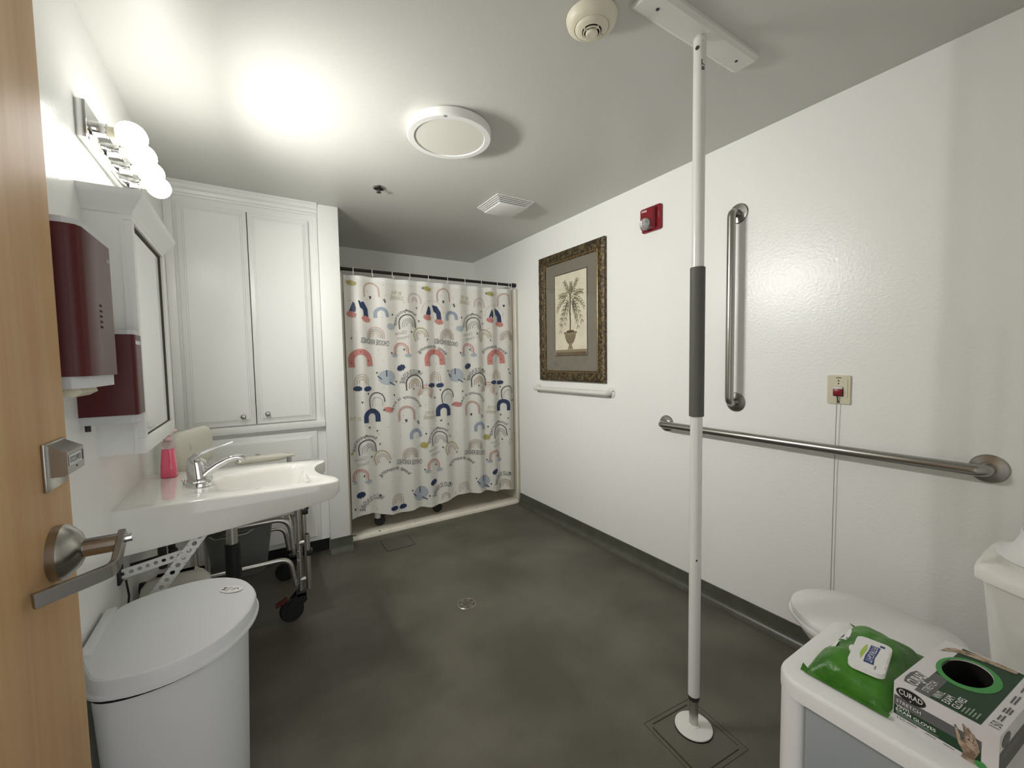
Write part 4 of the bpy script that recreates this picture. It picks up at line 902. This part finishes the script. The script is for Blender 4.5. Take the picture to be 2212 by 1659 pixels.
part('cord_guide', merge(cyl((W-0.012, 0.706, 1.090), (W-0.020, 0.706, 1.118), 0.0022, 8), cyl((W-0.008, 0.706, 1.090), (W-0.014, 0.706, 1.090), 0.004, 10)), pipeblk, cs_)
part('pull_cord', tube([(W-0.016, 0.706, 1.116), (W-0.015, 0.708, 1.08), (W-0.012, 0.711, 0.8), (W-0.012, 0.712, 0.31)], 0.0013, 8), mat('grey_cord', (0.30, 0.29, 0.26), 0.7), cs_)

# ================================================================== TOILET
to = thing('toilet', 'white floor-mounted toilet with its lid closed', 'toilet', (1.63, 0.36, 0))
TXc = 1.63
def egg(hw, yf, yb, z, n=40, rear=0.62, dx=0):
    out = []; cyy = yb + (yf-yb)*0.50
    for i in range(n):
        a = 2*PI*i/n; s, c = math.sin(a), math.cos(a)
        y = cyy + ((yf-cyy)*s if s > 0 else (cyy-yb)*(-(abs(s)**0.6)))
        x = hw*(abs(c)**(1 if s > 0 else rear))*(1 if c > 0 else -1)
        out.append(V((TXc+dx+x, y, z)))
    return out
part('bowl', loft([egg(0.115, 0.520, 0.06, 0.0), egg(0.118, 0.525, 0.06, 0.02), egg(0.105, 0.50, 0.06, 0.12), egg(0.120, 0.560, 0.06, 0.22), egg(0.155, 0.655, 0.05, 0.32), egg(0.172, 0.692, 0.05, 0.365), egg(0.172, 0.694, 0.05, 0.380), egg(0.150, 0.66, 0.08, 0.382)]), ceram, to, 60)
part('seat', loft([egg(0.166, 0.690, 0.30, 0.383), egg(0.174, 0.700, 0.29, 0.388), egg(0.174, 0.700, 0.29, 0.398), egg(0.168, 0.694, 0.30, 0.402)]), whitep, to, 50)
part('lid', loft([egg(0.166, 0.690, 0.275, 0.404), egg(0.172, 0.697, 0.270, 0.408), egg(0.170, 0.694, 0.272, 0.420), egg(0.160, 0.680, 0.285, 0.426), egg(0.08, 0.60, 0.36, 0.430)]), whitep, to, 50)
def tankp(fwid, rwid, yf, z, r=0.025):
    return [V((x, y, z)) for x, y in chaikin([(TXc-rwid, 0.0), (TXc-rwid, 0.035), (TXc-fwid-0.012, yf-0.025), (TXc-fwid+0.02, yf), (TXc+fwid-0.02, yf), (TXc+fwid+0.012, yf-0.025), (TXc+rwid, 0.035), (TXc+rwid, 0.0)], 2)]
part('tank', loft([tankp(0.090, 0.165, 0.205, 0.385), tankp(0.098, 0.175, 0.212, 0.40), tankp(0.135, 0.232, 0.236, 0.718)]), ceram, to, 50)
part('tank_lid', loft([tankp(0.138, 0.236, 0.238, 0.720), tankp(0.146, 0.246, 0.250, 0.724), tankp(0.146, 0.246, 0.250, 0.744), tankp(0.140, 0.238, 0.242, 0.754), tankp(0.10, 0.19, 0.205, 0.757)]), ceram, to, 50)
single('specimen_pan', loft([[V((1.665 + r*1.0*math.cos(2*PI*i/36), 0.120 + r*0.86*math.sin(2*PI*i/36), z)) for i in range(36)] for r, z in ((0.128, 0.757), (0.130, 0.759), (0.112, 0.767), (0.096, 0.782), (0.086, 0.802), (0.082, 0.822), (0.079, 0.823), (0.080, 0.805), (0.060, 0.78))]), whitep, (1.665, 0.12, 0.757), 'flared white plastic pan standing on the toilet tank lid', 'pan', smooth=60)

# ================================================================== DRAWER CART with wipes and gloves
ca = thing('drawer_cart', 'white plastic storage cart with frosted drawers and rounded top', 'storage cart', (1.09, 0.24, 0))
cx0, cx1, cyb, cyf = 0.922, 1.262, 0.045, 0.436
top = rrect(cx0, cx1, cyb, cyf, 0.055, 8)
def cs2(s_, z): return [V((x+(1.092-x)*s_, y+(0.24-y)*s_, z)) for x, y in top]
part('top', loft([cs2(0.03, 0.560), cs2(0.0, 0.563), cs2(0.0, 0.590), cs2(0.012, 0.5975), cs2(0.04, 0.600), cs2(0.6, 0.600)]), whitep, ca, 50)
for px, py in ((cx0+0.012, cyf-0.060), (cx1-0.062, cyf-0.060), (cx0+0.012, cyb+0.008), (cx1-0.062, cyb+0.008)):
    part('corner_post', prism(rrect(px, px+0.050, py, py+0.052, 0.022, 5), 'z', 0.06, 0.562), whitep, ca, 50)
part('side_panel', box(cx0+0.05, cx1-0.03, cyf-0.016, cyf-0.010, 0.06, 0.56), frost, ca)
part('side_panel', box(cx0+0.05, cx1-0.03, cyb+0.010, cyb+0.016, 0.06, 0.56), frost, ca)
part('back_panel', box(cx1-0.016, cx1-0.010, cyb+0.05, cyf-0.05, 0.06, 0.56), frost, ca)
part('base', prism(rrect(cx0+0.004, cx1-0.004, cyb+0.004, cyf-0.004, 0.05, 6), 'z', 0.045, 0.065, 0.003), whitep, ca)
for z0_, z1_ in ((0.070, 0.225), (0.235, 0.390), (0.400, 0.556)):
    d_ = part('drawer', merge(box(cx0+0.008, cx0+0.012, cyb+0.062, cyf-0.064, z0_, z1_, 0.001), box(cx0+0.012, cx1-0.03, cyb+0.064, cyf-0.066, z0_, z0_+0.003)), frost, ca)
    part('drawer_rail', box(cx0+0.010, cx1-0.03, cyb+0.060, cyf-0.062, z0_-0.007, z0_-0.003), whitep, d_)
for px, py in ((0.96, 0.40), (1.22, 0.40), (0.96, 0.08), (1.22, 0.08)):
    part('caster', merge(cyl((px, py, 0.040), (px, py, 0.046), 0.010, 12), lathe([(0.020, -0.008), (0.0225, -0.005), (0.0225, 0.005), (0.020, 0.008)], V((px, py, 0.0225)), (0, 1, 0), 18), box(px-0.010, px+0.010, py-0.012, py+0.012, 0.030, 0.042, 0.002)), whitep, ca)
def packet(x0, x1, y0_, y1_, z0_, z1_, m, label):
    single('supply_packet', box(x0, x1, y0_, y1_, z0_, z1_, 0.012, 3), m, ((x0+x1)/2, (y0_+y1_)/2, z0_), label, 'packet')
packet(0.955, 1.10, 0.285, 0.350, 0.4035, 0.470, teal, 'teal packet inside the frosted top drawer of the cart')
packet(0.955, 1.12, 0.125, 0.235, 0.4035, 0.500, mat('slate_blue_packet', (0.10, 0.16, 0.22), 0.5), 'slate blue packet inside the frosted top drawer of the cart')

# wipes
wp = thing('wipes_pack', 'green soft pack of wipes with a white flip lid', 'wipes pack', (1.10, 0.325, 0.6))
wx0, wx1, wy0, wy1 = 0.972, 1.226, 0.258, 0.392
def wz(s, t):
    e = (1-abs(2*s-1)**6)*(1-abs(2*t-1)**5); n_ = noise.noise(V((s*4.2, t*3.3, 1.7)))*0.011 + noise.noise(V((s*9, t*8, 4.1)))*0.005
    return 0.602 + e*(0.043 + n_ - 0.020*max(0, 0.42-t)**1.2*2.0)
nu_, nv_ = 40, 26; vs, fs = [], []
for j in range(nv_+1):
    for i in range(nu_+1):
        s, t = i/nu_, j/nv_
        pinch = 0.010*(1-abs(2*t-1)**3)*(1 if s in (0, 1) else max(0, 1-min(s, 1-s)*14))
        x = wx0+(wx1-wx0)*s + (pinch if s < .5 else -pinch); y = wy0+(wy1-wy0)*t + 0.004*math.sin(s*7)*(1 if t > .9 else 0)
        vs.append((x, y, wz(s, t)))
for j in range(nv_):
    for i in range(nu_): a = j*(nu_+1)+i; fs.append((a, a+1, a+nu_+2, a+nu_+1))
nb = len(vs); vs += [(x, y, 0.6005) for x, y, z in vs]
for j in range(nv_):
    for i in range(nu_): a = nb+j*(nu_+1)+i; fs.append((a, a+nu_+1, a+nu_+2, a+1))
for i in range(nu_):
    fs.append((i, nb+i, nb+i+1, i+1)); a = nv_*(nu_+1)+i; fs.append((a, a+1, nb+a+1, nb+a))
for j in range(nv_):
    a = j*(nu_+1); fs.append((a, a+nu_+1, nb+a+nu_+1, nb+a)); a += nu_; fs.append((a, nb+a, nb+a+nu_+1, a+nu_+1))
part('film_pack', mk(vs, fs), wipeg, wp, 60)
def crimp(x, s): return loft([[V((x, wy0+(wy1-wy0)*k/12 + (0.004 if k == 12 else 0), 0.606+0.004*math.sin(k*2.1)+dz)) for dz in (0, 0.0008)] + [] for k in range(13)], False, False) if False else mk([(x+s*dx, wy0-0.004+(wy1-wy0+0.010)*k/12, 0.6045+dz+0.010*dx*100*0.06*math.sin(k*1.3)+ (0.010 if k == 12 else 0)*dx*80) for k in range(13) for dx, dz in ((0.012, 0), (0.0, 0), (0.0, 0.0012), (0.012, 0.0012))], [(4*k+a, 4*k+(a+1) % 4, 4*k+4+(a+1) % 4, 4*k+4+a) for k in range(12) for a in range(4)])
part('end_seal', crimp(wx0-0.006, 1), wipeg, wp); part('end_seal', crimp(wx1+0.006, -1), wipeg, wp)
def wsurf(off): return lambda u, v: V((wx0+(wx1-wx0)*u, wy0+(wy1-wy0)*v, wz(u, v)+off))
wpts = [(0.16, 0.985), (0.22, 0.90), (0.30, 0.93), (0.36, 0.84), (0.46, 0.86), (0.52, 0.80), (0.60, 0.80), (0.70, 0.84), (0.78, 0.90), (0.80, 0.985)]
cells = []
for k in range(len(wpts)-1):
    (ua, va), (ub, vb) = wpts[k], wpts[k+1]
    for q in range(4):
        f0, f1 = q/4, (q+1)/4; cells.append(pg([(ua, va+(0.985-va)*f0), (ub, vb+(0.985-vb)*f0), (ub, vb+(0.985-vb)*f1), (ua, va+(0.985-va)*f1)]))
part('white_end_panel', flat(cells, wsurf(0.0006)), pr_white, wp)
part('printed_mark', flat([pg([(0.56, 0.90), (0.66, 0.91), (0.69, 0.95), (0.57, 0.95)]), pg([(0.30, 0.955), (0.38, 0.955), (0.38, 0.975), (0.30, 0.975)])], wsurf(0.0012)), pr_navyb, wp, smooth=0)
# lid frame: u runs along the lid's long side toward the viewer, v across
lo = V((1.068, 0.312, 0.6465)); lu = V((-0.985, -0.16, 0.0)).normalized(); lvv = V((-0.16, 0.985, 0)).normalized() * -1
def lmap(z): return lambda u, v: lo + lu*u + lvv*v + V((0, 0, z))
lid_poly = rrect(-0.060, 0.060, -0.029, 0.029, 0.014, 6)
m_ = lmap(0)
wl = part('flip_lid', bevel(loft([[m_(u, v)+V((0, 0, z)) for u, v in lid_poly] for z in (-0.006, 0.004)]), 0.0015), whitep, wp)
part('lid_tab', bevel(loft([[m_(u, v)+V((0, 0, z)) for u, v in ell(0, -0.029, 0.012, 0.006, 16)[0][1:]] for z in (-0.003, 0.003)]), 0.0008), whitep, wl)
part('lid_hinge', merge(*[bevel(loft([[m_(u, v)+V((0, 0, z)) for u, v in ((a, 0.0225), (b, 0.0225), (b, 0.0265), (a, 0.0265))] for z in (0.004, 0.0052)]), 0.0004) for a, b in ((-0.034, -0.020), (-0.012, 0.018), (0.024, 0.036))]), whitep, wl)
sw = [(-0.036, 0.012), (-0.012, 0.0105), (0.012, 0.0085), (0.037, 0.010), (0.037, -0.006), (0.012, -0.0065), (-0.012, -0.004), (-0.036, -0.0035)]
part('banner', flat([pg(sw[:2]+sw[6:]), pg([sw[1], sw[2], sw[5], sw[6]]), pg([sw[2], sw[3], sw[4], sw[5]]), pg([(-0.048, 0.010), (-0.040, 0.010), (-0.040, 0.018), (-0.048, 0.018)])], lmap(0.0043)), pr_navyb, wl, smooth=0)
part('leaf_band', flat([stroke([(-0.032, -0.0095), (-0.010, -0.0105), (0.010, -0.0125), (0.030, -0.0115)], 0.008, True)], lmap(0.0043)), pr_leafy, wl, smooth=0)
part('lettering', flat([tpoly('FITRIGHT', 0.0, 0.0025, 0.064, 0.010, -0.04)], lmap(0.0046)), pr_white, wl, smooth=0)
part('fine_print', flat([pg([(0.036, 0.012), (0.050, 0.012), (0.050, 0.0145), (0.036, 0.0145)])], lmap(0.0044)), pr_lightgrey, wl, smooth=0)

# glove box
A0 = V((0.985, 0.252, 0.6005)); e1 = V((0.9963, -0.0863, 0)); e2 = V((-0.0863, -0.9963, 0)); e3 = V((0, 0, 1)); BL_, BW_, BH_ = 0.232, 0.131, 0.0695
gbx = thing('glove_box', 'white and green carton of stretch vinyl exam gloves with an open oval hole', 'box', A0 + e1*BL_/2 + e2*BW_/2)
def bp(a, b, c): return A0 + e1*a + e2*b + e3*c
hole = (0.142, 0.056, 0.048, 0.032)
n_ = 48; ringo, ringi = [], []
for i in range(n_):
    a = 2*PI*(i+0.5)/n_; ringi.append((hole[0]+hole[2]*math.cos(a), hole[1]+hole[3]*math.sin(a)))
    ringo.append(raycast2(hole[:2], a, [(0, 0), (BL_, 0), (BL_, BW_), (0, BW_)]))
for cpt in ((0, 0), (BL_, 0), (BL_, BW_), (0, BW_)):
    k = min(range(n_), key=lambda i: (ringo[i][0]-cpt[0])**2+(ringo[i][1]-cpt[1])**2); ringo[k] = cpt
part('carton', loft([[bp(*p, 0) for p in ringo], [bp(*p, BH_) for p in ringo], [bp(*p, BH_) for p in ringi], [bp(*p, BH_-0.002) for p in ringi]], True, False), cardw, gbx, 30)
part('inner_dark', loft([[bp(hole[0]+(p[0]-hole[0])*1.02, hole[1]+(p[1]-hole[1])*1.02, BH_-0.0015) for p in ringi], [bp(hole[0]+(p[0]-hole[0])*1.1, hole[1]+(p[1]-hole[1])*1.1, 0.02) for p in ringi]], False, True), dark, gbx)
TL_, TV = BL_, BW_
def tm(off): return lambda u, v: bp(u, BW_-v, BH_+off)          # top: u away, v from the B edge to the A edge
def fmf(off): return lambda u, v: bp(-off, u, v)                 # front face: u from A to B, v up
def em(off): return lambda u, v: bp(u, BW_+off, v)               # end face (B side)
def ringband(u0, u1, v0, v1):                                     # rectangle on top with the hole kept open
    c = (hole[0], BW_-hole[1]); out = []
    N = 48
    R_ = [(u0, v0), (u1, v0), (u1, v1), (u0, v1)]
    oo = [raycast2(c, 2*PI*(i+.5)/N, R_) for i in range(N)]
    for cpt in R_:
        k = min(range(N), key=lambda i: (oo[i][0]-cpt[0])**2+(oo[i][1]-cpt[1])**2); oo[k] = cpt
    ii = [(c[0]+hole[2]*1.10*math.cos(2*PI*(i+.5)/N), c[1]+hole[3]*1.12*math.sin(2*PI*(i+.5)/N)) for i in range(N)]
    return (oo+ii, [(i, (i+1) % N, N+(i+1) % N, N+i) for i in range(N)])
part('top_green_field', flat([ringband(0.004, BL_-0.004, 0.022, 0.104)], tm(0.0003)), pr_green, gbx, smooth=0)
part('top_grey_band', flat([pg([(0.004, 0.084), (0.090, 0.084), (0.090, 0.104), (0.004, 0.104)])], tm(0.0005)), pr_grey, gbx, smooth=0)
c_ = (hole[0], BW_-hole[1]); N = 48
ovo = [(c_[0]+(hole[2]+0.010+0.004*math.cos(2*PI*i/N+2.4))*math.cos(2*PI*i/N), c_[1]+(hole[3]+0.009+0.004*math.cos(2*PI*i/N+2.4))*math.sin(2*PI*i/N)) for i in range(N)]
ovi = [(c_[0]+hole[2]*1.01*math.cos(2*PI*i/N), c_[1]+hole[3]*1.01*math.sin(2*PI*i/N)) for i in range(N)]
part('hole_border', flat([(ovo+ovi, [(i, (i+1) % N, N+(i+1) % N, N+i) for i in range(N)])], tm(0.0007)), pr_lime, gbx, smooth=0)
shield = [(0.014, 0.122), (0.030, 0.1255), (0.050, 0.1255), (0.066, 0.122), (0.064, 0.108), (0.054, 0.0985), (0.040, 0.094), (0.026, 0.0985), (0.016, 0.108)]
part('logo_shield', flat([pg(shield)], tm(0.0008)), pr_grey, gbx, smooth=0)
part('lettering', flat([tpoly('CURAD', 0.040, 0.1125, 0.046, 0.016, bold=0.012), pg([(0.037, 0.104), (0.043, 0.104), (0.040, 0.098)]), tpoly('STRETCH', 0.037, 0.0935, 0.044, 0.0095), tpoly('VINYL', 0.0265, 0.0785, 0.028, 0.010, bold=0.01), tpoly('EXAM', 0.0265, 0.0665, 0.028, 0.010, bold=0.01), tpoly('GLOVES', 0.0320, 0.0545, 0.040, 0.010, bold=0.01)], tm(0.0011)), pr_white, gbx, smooth=0)
part('fine_print', flat([pg([(0.012, 0.045-0.0042*k), (0.030+0.004*(k % 3), 0.045-0.0042*k), (0.030+0.004*(k % 3), 0.0472-0.0042*k), (0.012, 0.0472-0.0042*k)]) for k in range(5)], tm(0.0009)), pr_pale, gbx, smooth=0)
part('count_lettering', flat([tpoly('150', 0.026, 0.0105, 0.020, 0.012)] + [pg([(a, b), (a+w_, b), (a+w_, b+0.002), (a, b+0.002)]) for a, b, w_ in ((0.042, 0.012, 0.018), (0.042, 0.008, 0.022), (0.072, 0.013, 0.016), (0.072, 0.0095, 0.024), (0.072, 0.006, 0.020), (0.110, 0.013, 0.03), (0.110, 0.009, 0.034), (0.16, 0.012, 0.04), (0.16, 0.008, 0.03))], tm(0.0006)), pr_grey, gbx, smooth=0)
hand_t = [(0.178, 0.124), (0.188, 0.118), (0.200, 0.108), (0.206, 0.088), (0.212, 0.060), (0.216, 0.030), (0.228, 0.030), (0.228, 0.060), (0.224, 0.090), (0.214, 0.112), (0.200, 0.121)]
part('printed_hand', flat([pg(hand_t[:4]+hand_t[8:]), pg([hand_t[3], hand_t[4], hand_t[7], hand_t[8]]), pg(hand_t[4:8])], tm(0.0010)), pr_skin, gbx, smooth=0)
part('front_grey_band', flat([pg([(0.001, 0.0265), (0.112, 0.0265), (0.112, 0.0450), (0.001, 0.0450)])], fmf(0.0004)), pr_grey, gbx, smooth=0)
part('front_green_band', flat([pg([(0.001, 0.0085), (0.112, 0.0085), (0.112, 0.0265), (0.001, 0.0265)])], fmf(0.0004)), pr_green, gbx, smooth=0)
part('front_logo', flat([ell(0.024, 0.0545, 0.0205, 0.0115, 28)], fmf(0.0007)), pr_black, gbx, smooth=0)
part('front_lettering', flat([tpoly('CURAD', 0.024, 0.056, 0.033, 0.0095, bold=0.01), pg([(0.0225, 0.0475), (0.0255, 0.0475), (0.024, 0.0448)]), tpoly('STRETCH', 0.0215, 0.0355, 0.034, 0.0062), tpoly('VINYL', 0.0145, 0.0262, 0.020, 0.0056, bold=0.015), tpoly('EXAM GLOVES', 0.0315, 0.0192, 0.054, 0.0056, bold=0.015)], fmf(0.0010)), pr_white, gbx, smooth=0)
part('front_fine_print', flat([pg([(0.005, 0.0135-0.0024*k), (0.050+0.012*k, 0.0135-0.0024*k), (0.050+0.012*k, 0.0148-0.0024*k), (0.005, 0.0148-0.0024*k)]) for k in range(2)], fmf(0.0008)), pr_pale, gbx, smooth=0)
part('front_count', flat([tpoly('150', 0.012, 0.0045, 0.011, 0.0045)] + [pg([(a, 0.0042), (a+0.014, 0.0042), (a+0.014, 0.0054), (a, 0.0054)]) for a in (0.020, 0.045, 0.068)], fmf(0.0006)), pr_grey, gbx, smooth=0)
hf = [[(0.080, 0.050), (0.082, 0.051), (0.090, 0.030), (0.086, 0.022)], [(0.0895, 0.059), (0.0915, 0.059), (0.100, 0.042), (0.094, 0.034)], [(0.095, 0.056), (0.097, 0.0565), (0.105, 0.040), (0.100, 0.034)], [(0.101, 0.050), (0.103, 0.0505), (0.109, 0.036), (0.104, 0.031)],
      [(0.086, 0.022), (0.090, 0.031), (0.094, 0.036), (0.100, 0.036), (0.104, 0.034), (0.109, 0.036), (0.111, 0.026), (0.106, 0.012), (0.106, 0.001), (0.090, 0.001), (0.092, 0.012)]]
part('front_hand', flat([pg(p) for p in hf], fmf(0.0011)), pr_skin, gbx, smooth=0)
part('front_drop', flat([ell(0.112, 0.006, 0.007, 0.0058, 18)], fmf(0.0013)), pr_lime, gbx, smooth=0)
part('end_grey_field', flat([pg([(0.002, 0.002), (BL_-0.002, 0.002), (BL_-0.002, 0.040), (0.002, 0.040)])], em(0.0004)), pr_grey, gbx, smooth=0)
part('end_logo', flat([ell(0.030, 0.052, 0.020, 0.011, 24)], em(0.0006)), pr_grey, gbx, smooth=0)
part('end_lettering', flat([tpoly('CURAD', 0.030, 0.052, 0.030, 0.009), tpoly('STRETCH VINYL', 0.050, 0.030, 0.08, 0.008)], em(0.0009)), pr_lightgrey, gbx, smooth=0)
